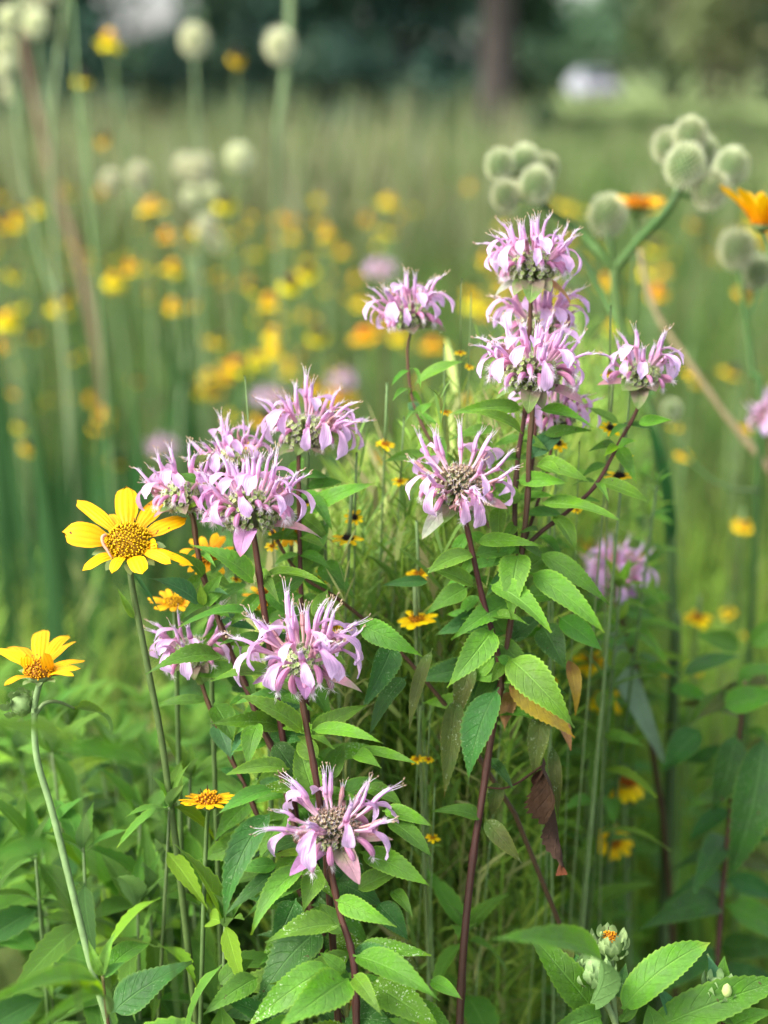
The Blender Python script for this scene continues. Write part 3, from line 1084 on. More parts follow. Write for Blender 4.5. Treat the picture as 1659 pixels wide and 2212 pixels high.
def leaf(plant, bx, by, tx, ty, wpx, tone='mid', db=.63, dt=None, arch=None, roll=None, fold=None, prof=prof_leaf, teeth=.10, curl=0.0, twist=None, name='leaf', stalk=.08, n=34, wav=.05):
    dt = db if dt is None else dt
    B, T = at(bx, by, db), at(tx, ty, dt)
    rnd = random.Random(int(bx * 7 + by * 13 + tx))
    roll = rnd.uniform(-22, 22) if roll is None else roll
    arch = rnd.uniform(.05, .15) if arch is None else arch
    fold = rnd.uniform(.22, .48) if fold is None else fold
    twist = rnd.uniform(-.35, .35) if twist is None else twist
    N = TOCAM * .72 + Z * .68
    curl = curl or rnd.uniform(0, .10)
    N = Matrix.Rotation(R(roll), 3, (T - B).normalized()) @ N
    V, F, UV = strip_geo(B, T, wpx * U0 * db * .80, N, arch, fold, prof, n, 4, teeth, twist, wav, stalk, .45, rnd.uniform(0, 6), curl)
    o = obj(name, mesh(name, [v - B for v in V], F, LM[tone], UV), plant, B)
    return o


def base_of(pts):
    p = at(*pts[-1])
    v = (p - at(*pts[-2])).normalized() if len(pts) > 1 else Vector((0, 0, 0))
    return Vector((p.x + v.x * .12, p.y + v.y * .12, 0))


def bergamot(label, pts, rad=7.5, mat=None):
    t = thing('bergamot_plant', label, 'wildflower', base_of(pts), 'wild bergamot plants')
    stem(t, pts, rad, mat)
    return t


# ------------------------------------------------------------------ the left clump
def build_left():
    # the big head beside the daisy
    A = bergamot('lilac bergamot with the largest head, just right of the tall open daisy', [(545, 1140, .635), (553, 1190, .635), (568, 1300, .638), (590, 1450, .645), (618, 1640, .655), (650, 1830, .665), (680, 2000, .675)], 9)
    flower_head(A, 543, 1105, .635, 66, 16, 0, 'full', 11, .76,
                [(434, 1127, 34, 'purple', -.01), (519, 1203, 58, 'purple', -.035), (696, 1164, 34, 'pink', 0), (600, 1150, 40, 'bgreen', .03), (480, 1150, 40, 'bgreen', .03)])
    for a in [(552, 1262, 415, 1175, 66, 'fresh', .638, .61), (556, 1330, 385, 1350, 46, 'mid', .638, .60), (575, 1315, 668, 1235, 60, 'mid', .66, .68),
              (566, 1250, 705, 1262, 40, 'fresh', .65, .62), (590, 1450, 700, 1330, 60, 'mid', .66, .69), (600, 1500, 520, 1590, 55, 'dark', .665, .66)]:
        leaf(A, *a)
    # head below it
    Bp = bergamot('lilac bergamot whose ragged head stands in the middle of the left clump', [(655, 1455, .605), (652, 1500, .605), (662, 1570, .606), (678, 1655, .61), (700, 1800, .62), (715, 1980, .63)], 9)
    flower_head(Bp, 655, 1428, .605, 50, -2, 2, 'half', 23, .95,
                [(546, 1478, 30, 'purple', 0), (783, 1496, 30, 'pink', -.005), (660, 1512, 50, 'purple', -.03), (600, 1480, 36, 'bgreen', .03), (720, 1470, 36, 'bgreen', .03)],
                front=[(1, 20, 118, 1.0), (1, -30, 120, 1.0), (1, 70, 112, 1.0)])
    for a in [(600, 1452, 455, 1470, 60, 'fresh', .62, .59), (655, 1582, 505, 1498, 66, 'fresh', .61, .58), (668, 1590, 792, 1522, 60, 'fresh', .612, .61), (672, 1578, 826, 1600, 46, 'fresh', .607, .575),
              (645, 1500, 570, 1465, 30, 'bgreen', .60, .595), (770, 1345, 910, 1415, 66, 'mid', .62, .60), (690, 1345, 708, 1268, 55, 'fresh', .64, .66), (850, 1388, 783, 1532, 78, 'dark', .655, .62), (878, 1462, 797, 1585, 55, 'dark', .66, .63),
              (935, 1400, 880, 1585, 40, 'olive', .665, .63), (640, 1490, 500, 1520, 36, 'mid', .62, .62), (690, 1640, 640, 1590, 60, 'fresh', .63, .65),
              (705, 1690, 745, 1600, 62, 'mid', .64, .66)]:
        leaf(Bp, *a)
    # lowest head
    Cp = bergamot('lowest lilac bergamot head with a bare brown centre ringed by petals', [(718, 1830, .59), (716, 1880, .59), (735, 1975, .585), (757, 2045, .58), (767, 2110, .578), (770, 2230, .58)], 10)
    flower_head(Cp, 720, 1792, .59, 60, -9, 0, 'ring', 31, .86,
                [(625, 1892, 50, 'purple', -.02), (777, 1911, 60, 'pink', -.03), (850, 1814, 30, 'pink', 0), (640, 1850, 30, 'bgreen', .0)], gap=[(-5, 8)])
    N_ = [(738, 1999, 573, 2035, 86, 'speck', .583, .555), (765, 2056, 930, 2060, 66, 'speck', .59, .575), (762, 2064, 946, 2148, 92, 'mid', .575, .54), (722, 2082, 530, 2215, 96, 'speck', .58, .55),
          (752, 2113, 600, 2222, 118, 'fresh', .57, .535), (764, 2106, 822, 2188, 52, 'fresh', .57, .545), (800, 2122, 950, 2220, 108, 'speck', .59, .56), (746, 2103, 690, 2056, 44, 'fresh', .575, .57),
          (700, 2000, 556, 2160, 130, 'dark', .62, .60), (470, 2130, 550, 2068, 56, 'mid', .60, .62), (813, 1948, 884, 2030, 70, 'dark', .61, .60), (845, 1924, 893, 1980, 40, 'mid', .61, .59),
          (928, 2116, 998, 2157, 46, 'fresh', .60, .58), (752, 2162, 830, 2200, 70, 'yellow', .60, .60), (745, 2200, 850, 2210, 110, 'dark', .595, .58), (745, 2020, 690, 1950, 62, 'fresh', .60, .62),
          (590, 2205, 470, 2150, 60, 'dark', .60, .58), (560, 2110, 440, 2190, 70, 'mid', .60, .57), (640, 2212, 520, 2260, 80, 'mid', .58, .55), (860, 2180, 990, 2230, 80, 'mid', .60, .57),
          (820, 2030, 905, 2110, 70, 'olive', .62, .61), (890, 2165, 905, 2215, 40, 'yellow', .61, .60)]
    M_ = [(625, 1662, 483, 1671, 54, 'fresh', .60, .575), (592, 1705, 466, 1762, 54, 'mid', .60, .575), (592, 1748, 476, 1990, 92, 'dark', .605, .575), (610, 1872, 484, 1978, 44, 'dark', .61, .59),
          (600, 1868, 500, 1882, 44, 'mid', .61, .60), (660, 1872, 538, 2012, 72, 'fresh', .60, .57), (692, 1880, 655, 1968, 68, 'fresh', .60, .585), (724, 1944, 852, 1999, 62, 'fresh', .585, .555),
          (768, 1925, 886, 1874, 62, 'fresh', .60, .60), (775, 1840, 930, 1913, 74, 'fresh', .605, .585), (833, 1768, 937, 1855, 60, 'mid', .61, .59), (826, 1752, 934, 1784, 52, 'fresh', .615, .60),
          (728, 1722, 832, 1686, 64, 'mid', .625, .64), (768, 1618, 906, 1650, 34, 'fresh', .62, .60), (765, 1630, 822, 1655, 44, 'fresh', .62, .60), (682, 1725, 642, 1600, 80, 'fresh', .63, .645), (660, 1838, 583, 1849, 22, 'bright', .60, .59),
          (560, 1560, 535, 1660, 62, 'mid', .63, .61), (705, 1760, 690, 1660, 76, 'mid', .64, .66), (610, 1780, 560, 1860, 60, 'mid', .63, .62), (650, 1800, 780, 1860, 80, 'dark', .64, .63), (790, 1700, 870, 1740, 50, 'mid', .63, .62),
          (590, 1600, 660, 1700, 66, 'dark', .65, .64), (720, 1900, 830, 1960, 90, 'dark', .63, .62), (640, 1940, 590, 2050, 80, 'dark', .64, .62)]
    for a in N_ + M_:
        leaf(Cp, *a, arch=.16 if a[2] == 476 else None)
    # head at the back right of the big one
    Dp = bergamot('lilac bergamot head with petals sweeping right, highest at the back of the left clump', [(648, 960, .70), (645, 1000, .70), (647, 1150, .70), (651, 1300, .70), (660, 1480, .70), (675, 1700, .70), (690, 1900, .70)], 6.5)
    flower_head(Dp, 664, 935, .70, 52, 6, 6, 'half', 47, .72, [(742, 946, 44, 'bgreen', -.01), (600, 985, 40, 'bgreen', 0), (700, 985, 44, 'bgreen', -.02), (640, 985, 40, 'bgreen', -.03)], front=[(0, 80, 72, 1.05), (0, 60, 66, 1.05), (0, 100, 75, 1.1), (0, 285, 70, 1.0)])
    for a in [(662, 1108, 806, 1042, 52, 'fresh', .70, .67), (655, 1200, 712, 1118, 74, 'mid', .71, .72), (640, 1040, 655, 985, 44, 'fresh', .715, .73), (660, 1052, 745, 1040, 34, 'mid', .71, .72), (660, 1230, 700, 1180, 60, 'mid', .72, .73),
              (650, 1260, 655, 1180, 58, 'fresh', .715, .73), (690, 1215, 765, 1290, 60, 'mid', .72, .70), (640, 1290, 560, 1350, 60, 'mid', .72, .70)]:
        leaf(Dp, *a)
    # thin stem crossing to the lower right
    Gp = bergamot('bergamot head with curled pink flowers tucked behind the largest head', [(500, 1020, .70), (560, 1100, .70), (640, 1232, .70), (725, 1290, .705), (800, 1350, .71), (880, 1425, .71), (960, 1520, .715)], 5)
    flower_head(Gp, 500, 1005, .70, 48, 10, -14, 'half', 59, .62, [(430, 985, 60, 'bgreen', -.02), (415, 1010, 60, 'bgreen', -.02)])
    # left small head
    Ep = bergamot('small lilac bergamot head left of the largest one, over a daisy ray', [(404, 1100, .66), (417, 1120, .66), (425, 1180, .66), (440, 1247, .66), (466, 1320, .66), (495, 1402, .655), (530, 1480, .65), (565, 1570, .65), (602, 1650, .65), (640, 1800, .65)], 8.5)
    flower_head(Ep, 396, 1072, .66, 46, 6, -5, 'sparse', 66, .70, [(345, 1105, 34, 'bgreen', -.01), (445, 1105, 40, 'bgreen', -.01), (400, 1112, 40, 'bgreen', -.03), (332, 1117, 26, 'pink', -.01)])
    for a in [(430, 1306, 322, 1248, 62, 'blue', .655, .63), (440, 1250, 368, 1190, 40, 'mid', .66, .64), (440, 1090, 396, 1105, 20, 'bright', .645, .64), (445, 1012, 410, 985, 56, 'olive', .66, .66), (432, 1040, 378, 1024, 26, 'mid', .64, .64),
              (440, 1300, 480, 1240, 36, 'fresh', .655, .66), (444, 1310, 492, 1270, 30, 'fresh', .655, .65), (440, 1310, 432, 1260, 26, 'bright', .65, .65), (445, 1320, 500, 1335, 44, 'mid', .65, .64), (482, 1420, 316, 1450, 62, 'mid', .64, .61),
              (455, 1240, 510, 1200, 40, 'mid', .67, .68), (470, 1300, 540, 1260, 50, 'mid', .67, .68)]:
        leaf(Ep, *a, **({'arch': .16} if a[2] == 316 else {}))
    # lower left head behind the leaf
    Fp = bergamot('faded lilac bergamot head half hidden behind a green leaf at the left', [(430, 1430, .675), (437, 1480, .675), (465, 1560, .675), (500, 1640, .68), (527, 1694, .68), (570, 1790, .68), (620, 1862, .68), (660, 1960, .68)], 6.5)
    flower_head(Fp, 418, 1412, .675, 44, -4, -4, 'sparse', 72, .76, [(380, 1450, 40, 'bgreen', -.02), (450, 1455, 44, 'bgreen', -.02), (420, 1470, 40, 'bgreen', -.03)], gap=[(150, 215)])
    for a in [(462, 1520, 505, 1600, 70, 'mid', .675, .66), (466, 1560, 500, 1640, 56, 'blue', .68, .66), (455, 1515, 322, 1530, 30, 'mid', .68, .69), (520, 1490, 480, 1440, 34, 'mid', .69, .70), (500, 1480, 560, 1510, 44, 'dark', .69, .68),
              (437, 1480, 415, 1440, 32, 'bgreen', .67, .665), (445, 1475, 450, 1425, 28, 'bgreen', .668, .663), (540, 1700, 470, 1660, 50, 'dark', .69, .68), (560, 1700, 600, 1640, 50, 'dark', .69, .70)]:
        leaf(Fp, *a)


build_left()


# ------------------------------------------------------------------ the right clump: one branching plant
def build_right():
    main = [(1122, 1190, .69), (1112, 1270, .685), (1098, 1380, .68), (1080, 1490, .68), (1060, 1600, .675), (1042, 1720, .67), (1022, 1850, .665), (1002, 2040, .655), (992, 2230, .65)]
    t = bergamot('branching bergamot of the right clump carrying the topmost lilac heads', main, 10)
    br = [
        [(1003, 1085, .655), (1005, 1120, .655), (1022, 1200, .66), (1042, 1290, .665), (1062, 1360, .67), (1078, 1430, .675), (1082, 1490, .68)],
        [(1150, 610, .70), (1146, 660, .70), (1142, 760, .702), (1134, 890, .70), (1120, 980, .70), (1112, 1090, .695), (1114, 1192, .69)],
        [(1150, 850, .665), (1150, 890, .667), (1143, 970, .67), (1140, 1070, .675), (1128, 1190, .685), (1118, 1230, .685)],
        [(1380, 845, .70), (1376, 885, .70), (1340, 952, .70), (1285, 1050, .70), (1220, 1110, .695), (1170, 1148, .692), (1124, 1192, .69)],
        [(888, 712, .755), (880, 760, .755), (888, 850, .75), (912, 918, .74), (945, 975, .73), (1000, 1060, .72), (1060, 1138, .705), (1115, 1192, .69)],
        [(1196, 930, .745), (1185, 1000, .735), (1160, 1090, .715), (1126, 1190, .695)],
        [(1165, 720, .745), (1160, 860, .735), (1150, 1000, .72), (1125, 1190, .695)],
    ]
    for i, p in enumerate(br):
        stem(t, p, (7.5, 6.5, 7.5, 5.5, 5, 5, 5)[i], None, 'branch', False)
    flower_head(t, 990, 1050, .655, 60, -12, 3, 'ring', 83, .80, [(911, 1165, 44, 'bgrey', -.01), (1040, 1107, 60, 'bgrey', -.03), (1096, 1099, 40, 'pink', -.005), (960, 1130, 44, 'bgreen', -.02), (1030, 1130, 44, 'bgreen', -.01)],
                front=[(2, 15, 70, 1.1), (0, 22, 82, .9), (2, -5, 84, 1.1), (0, 5, 78, .8)])
    flower_head(t, 1150, 578, .70, 50, 12, 0, 'full', 95, .70, [(1067, 643, 30, 'bgrey', 0), (1232, 655, 30, 'tan', 0), (1146, 655, 60, 'bgreen', -.03), (1110, 640, 44, 'bgreen', -.02), (1190, 630, 44, 'bgreen', -.02)])
    flower_head(t, 1150, 806, .665, 60, 10, 0, 'full', 104, .78, [(1263, 876, 36, 'pink', 0), (1077, 850, 30, 'purple', 0), (1070, 862, 24, 'bgreen', -.01), (1140, 895, 50, 'bgreen', -.03), (1172, 885, 40, 'bgreen', -.02), (1135, 815, 34, 'purple', -.035)])
    flower_head(t, 1384, 812, .70, 42, 8, 2, 'sparse', 119, .66, [(1289, 832, 24, 'pink', 0), (1462, 830, 30, 'pink', 0), (1378, 885, 44, 'bgreen', -.02), (1345, 845, 60, 'bgreen', -.02), (1418, 845, 60, 'bgreen', -.02)])
    flower_head(t, 886, 684, .755, 38, 4, -4, 'half', 127, .68, [(895, 722, 44, 'bgreen', -.02), (965, 718, 24, 'bgreen', 0), (860, 716, 34, 'bgreen', -.01)])
    flower_head(t, 1196, 900, .745, 44, 4, 0, 'half', 133, .66, [(1160, 935, 40, 'bgreen', 0), (1240, 930, 40, 'bgreen', 0)])
    flower_head(t, 1165, 705, .745, 40, 4, 0, 'sparse', 141, .80, [(1120, 740, 30, 'bgreen', 0)])
    L = [(895, 832, 1004, 774, 36, 'fresh', .74, .73), (920, 977, 824, 998, 28, 'mid', .73, .74), (905, 890, 880, 870, 34, 'blue', .745, .75), (900, 900, 935, 870, 30, 'fresh', .745, .74), (1130, 882, 974, 890, 44, 'fresh', .69, .67), (1128, 937, 1010, 884, 42, 'fresh', .675, .65),
         (1160, 884, 1284, 920, 46, 'fresh', .68, .655), (1075, 925, 968, 948, 34, 'mid', .70, .71), (1170, 940, 1278, 928, 34, 'mid', .70, .70), (1148, 990, 1222, 925, 66, 'blue', .69, .71), (1160, 1000, 1272, 1040, 50, 'fresh', .685, .665),
         (1152, 1008, 1220, 1035, 44, 'fresh', .68, .66), (1163, 1088, 1337, 1118, 62, 'fresh', .68, .66), (1126, 1088, 1046, 1038, 48, 'fresh', .685, .69), (1080, 1092, 1077, 1194, 50, 'fresh', .69, .675), (1024, 1172, 1172, 1179, 40, 'fresh', .665, .65),
         (1024, 1198, 920, 1236, 60, 'fresh', .66, .635), (1026, 1268, 922, 1222, 54, 'fresh', .662, .64), (1122, 1195, 1104, 1335, 86, 'fresh', .675, .64), (1056, 1262, 1192, 1362, 78, 'fresh', .66, .625), (1142, 1236, 1308, 1360, 74, 'fresh', .67, .645),
         (1160, 1192, 1318, 1305, 56, 'mid', .685, .67), (1192, 1112, 1246, 1195, 52, 'fresh', .69, .68), (1292, 1040, 1404, 1084, 42, 'fresh', .70, .69), (1376, 915, 1452, 906, 32, 'fresh', .70, .69), (1338, 915, 1266, 878, 26, 'fresh', .70, .71),
         (1330, 965, 1372, 950, 32, 'fresh', .70, .69), (1334, 962, 1305, 985, 26, 'bright', .70, .69), (1066, 1358, 968, 1483, 80, 'fresh', .665, .635), (1095, 1418, 1240, 1566, 98, 'fresh', .665, .63), (1086, 1432, 1060, 1474, 34, 'fresh', .67, .66),
         (1012, 1268, 920, 1325, 58, 'mid', .68, .67), (930, 1257, 822, 1264, 32, 'dark', .69, .69), (1205, 1332, 1305, 1408, 64, 'mid', .69, .68), (1170, 1350, 1222, 1445, 80, 'dark', .70, .68), (1078, 1485, 1007, 1692, 100, 'dark', .66, .64),
         (985, 1500, 960, 1722, 62, 'olive', .68, .66), (1022, 1428, 984, 1565, 60, 'olive', .685, .67), (1095, 1462, 1242, 1592, 90, 'yellow', .685, .67), (1110, 1490, 1088, 1578, 54, 'tan', .70, .69), (1172, 1535, 1152, 1684, 58, 'olive', .685, .67),
         (1192, 1605, 1206, 1775, 34, 'olive', .69, .68), (1042, 1770, 932, 1752, 44, 'mid', .67, .66), (1046, 1766, 1128, 1865, 50, 'olive', .668, .65), (1072, 1685, 1062, 1765, 44, 'olive', .68, .68), (1140, 1090, 1180, 1010, 40, 'mid', .70, .71),
         (1110, 1300, 1010, 1340, 70, 'mid', .69, .68), (1090, 1370, 1030, 1290, 60, 'mid', .69, .70), (1130, 1290, 1240, 1300, 70, 'mid', .70, .69), (1100, 1390, 1180, 1330, 66, 'dark', .70, .71), (1060, 1330, 940, 1370, 60, 'dark', .70, .69), (1030, 1440, 890, 1470, 66, 'dark', .70, .69),
         (1100, 1440, 1010, 1530, 80, 'dark', .70, .69), (1110, 1420, 1190, 1480, 70, 'dark', .705, .70), (1130, 1240, 1220, 1180, 60, 'mid', .71, .72), (1100, 1210, 1000, 1240, 50, 'mid', .70, .70), (1225, 1420, 1245, 1545, 40, 'yellow', .70, .69), (1180, 1500, 1236, 1620, 50, 'tan', .70, .69)]
    for a in L:
        leaf(t, *a)
    # the blackened, shrivelled leaf that hangs below
    leaf(t, 1172, 1645, 1212, 1892, 100, 'dead', .66, .65, arch=-.12, fold=.9, twist=1.6, wav=.22, teeth=.3, roll=30)
    leaf(t, 1170, 1660, 1150, 1710, 36, 'dead', .672, .67, arch=.15, fold=1.1, twist=1.5, wav=.15, teeth=.3)
    stem(t, [(1042, 1700, .67), (1100, 1700, .675), (1175, 1652, .67)], 3, None, 'branch', False)


build_right()


def back_leaves(plant, spine, y0, y1, step, d, tones, seed, lmin=100, lmax=185, fresh=0):
    # older leaf pairs lower on the stems, behind the front ones
    rnd = random.Random(seed)
    y = y0
    k = 0
    while y < y1:
        for i in range(len(spine) - 1):
            if spine[i][1] <= y <= spine[i + 1][1]:
                f = (y - spine[i][1]) / (spine[i + 1][1] - spine[i][1])
                x = spine[i][0] * (1 - f) + spine[i + 1][0] * f
        for s in (-1, 1):
            if rnd.random() < .12:
                continue
            L = rnd.uniform(lmin, lmax) * (1 if k % 2 else .75)
            a = R(rnd.uniform(-12, 62))
            dd = d + rnd.uniform(-.01, .03)
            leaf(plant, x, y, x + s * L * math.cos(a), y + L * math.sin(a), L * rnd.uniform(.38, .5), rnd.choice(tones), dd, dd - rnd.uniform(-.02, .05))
        y += step * rnd.uniform(.8, 1.2)
        k += 1


def build_back_leaves():
    P = [o for o in COL.objects if o.name.startswith('bergamot_plant') and not o.parent]
    A, B, C, D, G, E, F, RR = P[:8]
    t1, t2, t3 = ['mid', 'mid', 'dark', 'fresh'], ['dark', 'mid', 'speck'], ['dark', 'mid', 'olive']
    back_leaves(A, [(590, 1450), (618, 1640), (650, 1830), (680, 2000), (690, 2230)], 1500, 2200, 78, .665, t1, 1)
    back_leaves(B, [(662, 1570), (678, 1655), (700, 1800), (715, 1980), (720, 2230)], 1720, 2220, 80, .645, t2, 2)
    back_leaves(D, [(651, 1300), (660, 1480), (675, 1700), (690, 1900), (700, 2230)], 1380, 2100, 88, .70, t2, 3)
    back_leaves(E, [(565, 1570), (602, 1650), (640, 1800), (650, 2230)], 1600, 2200, 90, .665, t2, 4)
    back_leaves(F, [(527, 1694), (570, 1790), (620, 1862), (660, 2230)], 1730, 2200, 90, .69, t1, 5)
    back_leaves(C, [(757, 2045), (767, 2110), (770, 2300)], 2060, 2290, 60, .60, t2, 6, 130, 210)
    back_leaves(RR, [(1122, 1190), (1098, 1380), (1080, 1490), (1060, 1600), (1042, 1720)], 1235, 1560, 62, .70, t1, 7)
    back_leaves(RR, [(1142, 760), (1134, 890), (1120, 980), (1112, 1090), (1114, 1192)], 900, 1180, 44, .69, ['fresh', 'mid'], 9, 60, 120)
    back_leaves(RR, [(1378, 880), (1340, 952), (1285, 1050), (1220, 1110), (1124, 1192)], 920, 1180, 40, .70, ['fresh', 'mid'], 10, 45, 100)
    back_leaves(RR, [(1003, 1100), (1022, 1200), (1042, 1290), (1062, 1360), (1082, 1490)], 1150, 1480, 46, .68, ['fresh', 'mid', 'mid'], 11, 70, 130)
    back_leaves(RR, [(880, 760), (888, 850), (912, 918), (945, 975), (1000, 1060)], 800, 1050, 46, .73, ['fresh', 'mid'], 12, 40, 80)
    back_leaves(D, [(645, 1000), (647, 1150), (651, 1300)], 1030, 1300, 44, .705, ['fresh', 'mid'], 13, 60, 110)
    back_leaves(A, [(553, 1190), (568, 1300), (590, 1450)], 1230, 1440, 56, .655, ['fresh', 'mid'], 14, 80, 130)
    back_leaves(E, [(425, 1180), (440, 1247), (466, 1320), (495, 1402), (530, 1480), (565, 1570)], 1190, 1560, 54, .67, ['mid', 'fresh', 'blue'], 15, 60, 115)
    back_leaves(RR, [(1098, 1380), (1080, 1490), (1060, 1600), (1042, 1720), (1030, 1800)], 1440, 1700, 90, .70, t3, 8, 90, 150)


build_back_leaves()


def build_side_bergamots():
    t = bergamot('soft focus lilac bergamot with wide petals below yellow blooms, right of the right clump', [(1330, 1275, .86), (1340, 1330, .86), (1375, 1440, .87), (1400, 1560, .88)], 6)
    flower_head(t, 1330, 1252, .86, 36, -2, 3, 'half', 151, .74, [(1290, 1290, 30, 'purple', 0), (1375, 1290, 30, 'purple', 0)])
    for a in [(1335, 1320, 1450, 1290, 40, 'mid', .87), (1340, 1330, 1270, 1420, 50, 'mid', .87)]:
        leaf(t, *a)
    back_leaves(t, [(1330, 1275), (1340, 1330), (1375, 1440), (1400, 1560)], 1320, 1540, 46, .86, ['mid', 'fresh'], 23, 70, 130)
    t = bergamot('lilac bergamot head cut off by the right edge of the picture', [(1660, 930, .95), (1665, 1000, .95), (1680, 1200, .95)], 5)
    flower_head(t, 1680, 915, .95, 32, 0, 0, 'half', 157, .7)
    for px, py, y, s, lab in [(578, 868, 1.75, 3, 'blurred pale lilac bergamot just behind the highest head of the left clump'), (738, 832, 1.9, 5, 'blurred lilac bergamot haze behind and right of the left clump top'),
                              (822, 592, 1.9, 7, 'blurred pale pink bergamot beside the lone head with five tall petals'), (352, 975, 1.9, 9, 'blurred dusky bergamot between the daisy and the meadow')]:
        t = bergamot(lab, [(px, py + 10, y), (px + 4, py + 90, y), (px + 10, py + 260, y)], 4)
        flower_head(t, px, py, y, 18, 0, 0, 'sparse', 160 + s, .7)
    # the drooping leafy shoot at the right edge
    t = bergamot('flowerless bergamot shoot with long dark drooping leaves at the right edge', [(1610, 1470, .84), (1600, 1560, .84), (1575, 1780, .84), (1555, 1990, .84), (1540, 2230, .84)], 7)
    for a in [(1515, 1572, 1428, 1672, 78, 'dark', .84), (1590, 1580, 1540, 1760, 84, 'dark', .83), (1650, 1580, 1578, 1915, 118, 'dark', .82), (1600, 1500, 1480, 1560, 60, 'mid', .84), (1590, 1480, 1690, 1440, 70, 'mid', .85), (1560, 1530, 1690, 1500, 76, 'mid', .83),
              (1470, 1460, 1610, 1415, 50, 'dark', .86), (1595, 1640, 1500, 1680, 60, 'mid', .86), (1575, 1780, 1690, 1740, 60, 'mid', .85), (1440, 1490, 1560, 1530, 50, 'mid', .86), (1600, 1400, 1500, 1370, 60, 'mid', .87), (1620, 1400, 1700, 1330, 60, 'mid', .86)]:
        leaf(t, *a, arch=.10)
    back_leaves(t, [(1610, 1470), (1600, 1560), (1575, 1780), (1555, 1990), (1540, 2230)], 1480, 2150, 52, .85, ['dark', 'mid', 'dark', 'olive'], 21, 110, 210)


build_side_bergamots()


# ------------------------------------------------------------------ daisies
def ray_petal(parent, B, T, wd, N, mat, arch=.08, fold=-.12, twist=0.0, curl=0.0, n=9, m=4, notch=.0, name='petal'):
    V, F, UV = strip_geo(B, T, wd, N, arch, fold, prof_ray, n, m, twist=twist, curl=curl, wav=.02, ph=B.x * 900)
    if notch:
        # small teeth at the tip
        k = len(V) - (m + 1)
        d = (Vector(T) - Vector(B)).normalized()
        for j in range(m + 1):
            V[k + j] = V[k + j] + d * (notch * wd * (.5 if j % 2 else -.3))
    return obj(name, mesh(name, [v - B for v in V], F, mat, UV), parent, B)


def disc_mesh(r, h, n, dark=False, seed=1):
    rnd = random.Random(seed)
    g = Geo()
    nu, nv = 16, 4
    V, F, UV = [], [], []
    for i in range(nv + 1):
        th = math.pi / 2 * i / nv
        for j in range(nu):
            ph = 2 * math.pi * j / nu
            V.append((r * .97 * math.sin(th) * math.cos(ph), r * .97 * math.sin(th) * math.sin(ph), h * .95 * math.cos(th)))
            UV.append((j / nu, .1))
    for i in range(nv):
        for j in range(nu):
            a, b_ = i * nu + j, i * nu + (j + 1) % nu
            F.append((a, a + nu, b_ + nu, b_))
    g.add(V, F, UV, 0)
    for i in range(n):
        f = math.sqrt((i + .5) / n)
        ph = i * 2.39996 + rnd.gauss(0, .09)
        th = min(1, f * (1 + rnd.gauss(0, .02))) * math.pi / 2 * .97
        p = Vector((r * math.sin(th) * math.cos(ph), r * math.sin(th) * math.sin(ph), h * math.cos(th)))
        nn = Vector((p.x / r ** 2, p.y / r ** 2, p.z / h ** 2)).normalized()
        s = r * 1.6 / math.sqrt(n)
        L = s * rnd.uniform(.6, 2.0)
        V, F, UV = tube_geo([p - nn * s * .4, p + nn * L * .6, p + nn * L], [s * .36, s * .5, s * .3], 5, True)
        g.add(V, F, UV, 0)
        if not dark and .25 < f < .62 and rnd.random() < .22:
            V, F, UV = tube_geo([p + nn * L, p + nn * L * 2.4], [s * .26, s * .22], 4)
            g.add(V, F, UV, 1)
    return g.build('disc', [M_DARKDISC if dark else M_DISC, M_ANTHER])


def cup_geo(C, ax, r, hgt):
    fr = frame(ax)
    g = Geo()
    pts = [C - ax * hgt, C - ax * hgt * .6, C - ax * hgt * .2, C]
    V, F, UV = tube_geo(pts, [r * .28, r * .8, r * 1.02, r * .9], 12)
    g.add(V, F, UV, 0)
    for j in range(9):
        a = 2 * math.pi * j / 9
        e = fr @ Vector((math.cos(a), math.sin(a), 0))
        V, F, UV = strip_geo(C - ax * hgt * .4 + e * r * .9, C + e * r * 1.75 - ax * hgt * .25, r * .65, ax, .08, .2, prof_broad, 5, 2)
        g.add(V, F, UV, 0)
    return g


def daisy(label, px, py, d, rpx, normal, rays, stem_pts, name='false_sunflower', mat=M_YEL, cat='flower', stem_r=8, hgt=.55, group='yellow daisies near the bergamots', nd=230, discr=None, stem_mat=None):
    """rays: (tip px, tip py, width px, depth change, curl, twist)"""
    C = at(px, py, d)
    ax = normal.normalized()
    r = rpx * U0 * d
    t = thing(name, label, cat, base_of(stem_pts), group)
    fr = frame(ax)
    me = disc_mesh(r, r * hgt, nd, False, int(px))
    me.transform(fr.to_4x4())
    obj('disc', me, t, C)
    g = cup_geo(C, ax, r, r * .8)
    b = C
    g.V = [tuple(Vector(v) - b) for v in g.V]
    obj('flower_cup', g.build('flower_cup', [M_INV]), t, b)
    top = C - ax * r * .75
    P = [top] + [at(*q) for q in stem_pts[1:]]
    stem(t, P[:1] + [at(*q) for q in stem_pts[1:]], stem_r, stem_mat or M_STEMG) if False else stem_from(t, P, stem_r * U0 * d, stem_mat or M_STEMG)
    for (tx, ty, wp, dd, curl, tw) in rays:
        # the tip lies near the plane of the flower
        v = FWD + RT * ((tx - 829.5) * U0) + UPV * ((1106 - ty) * U0)
        den = v.dot(ax)
        s = (C - CAM).dot(ax) / den if abs(den) > .12 else d
        s = min(max(s, d - .035), d + .035) + dd
        T = CAM + v * s
        e = T - C
        e = e - ax * e.dot(ax)
        B = C + e.normalized() * r * .86 + ax * r * .03
        ray_petal(t, B, T, wp * .84 * U0 * d, ax + Vector((0, -.15, 0)), mat, .09, -.16, tw, curl, notch=.12)
    return t, C


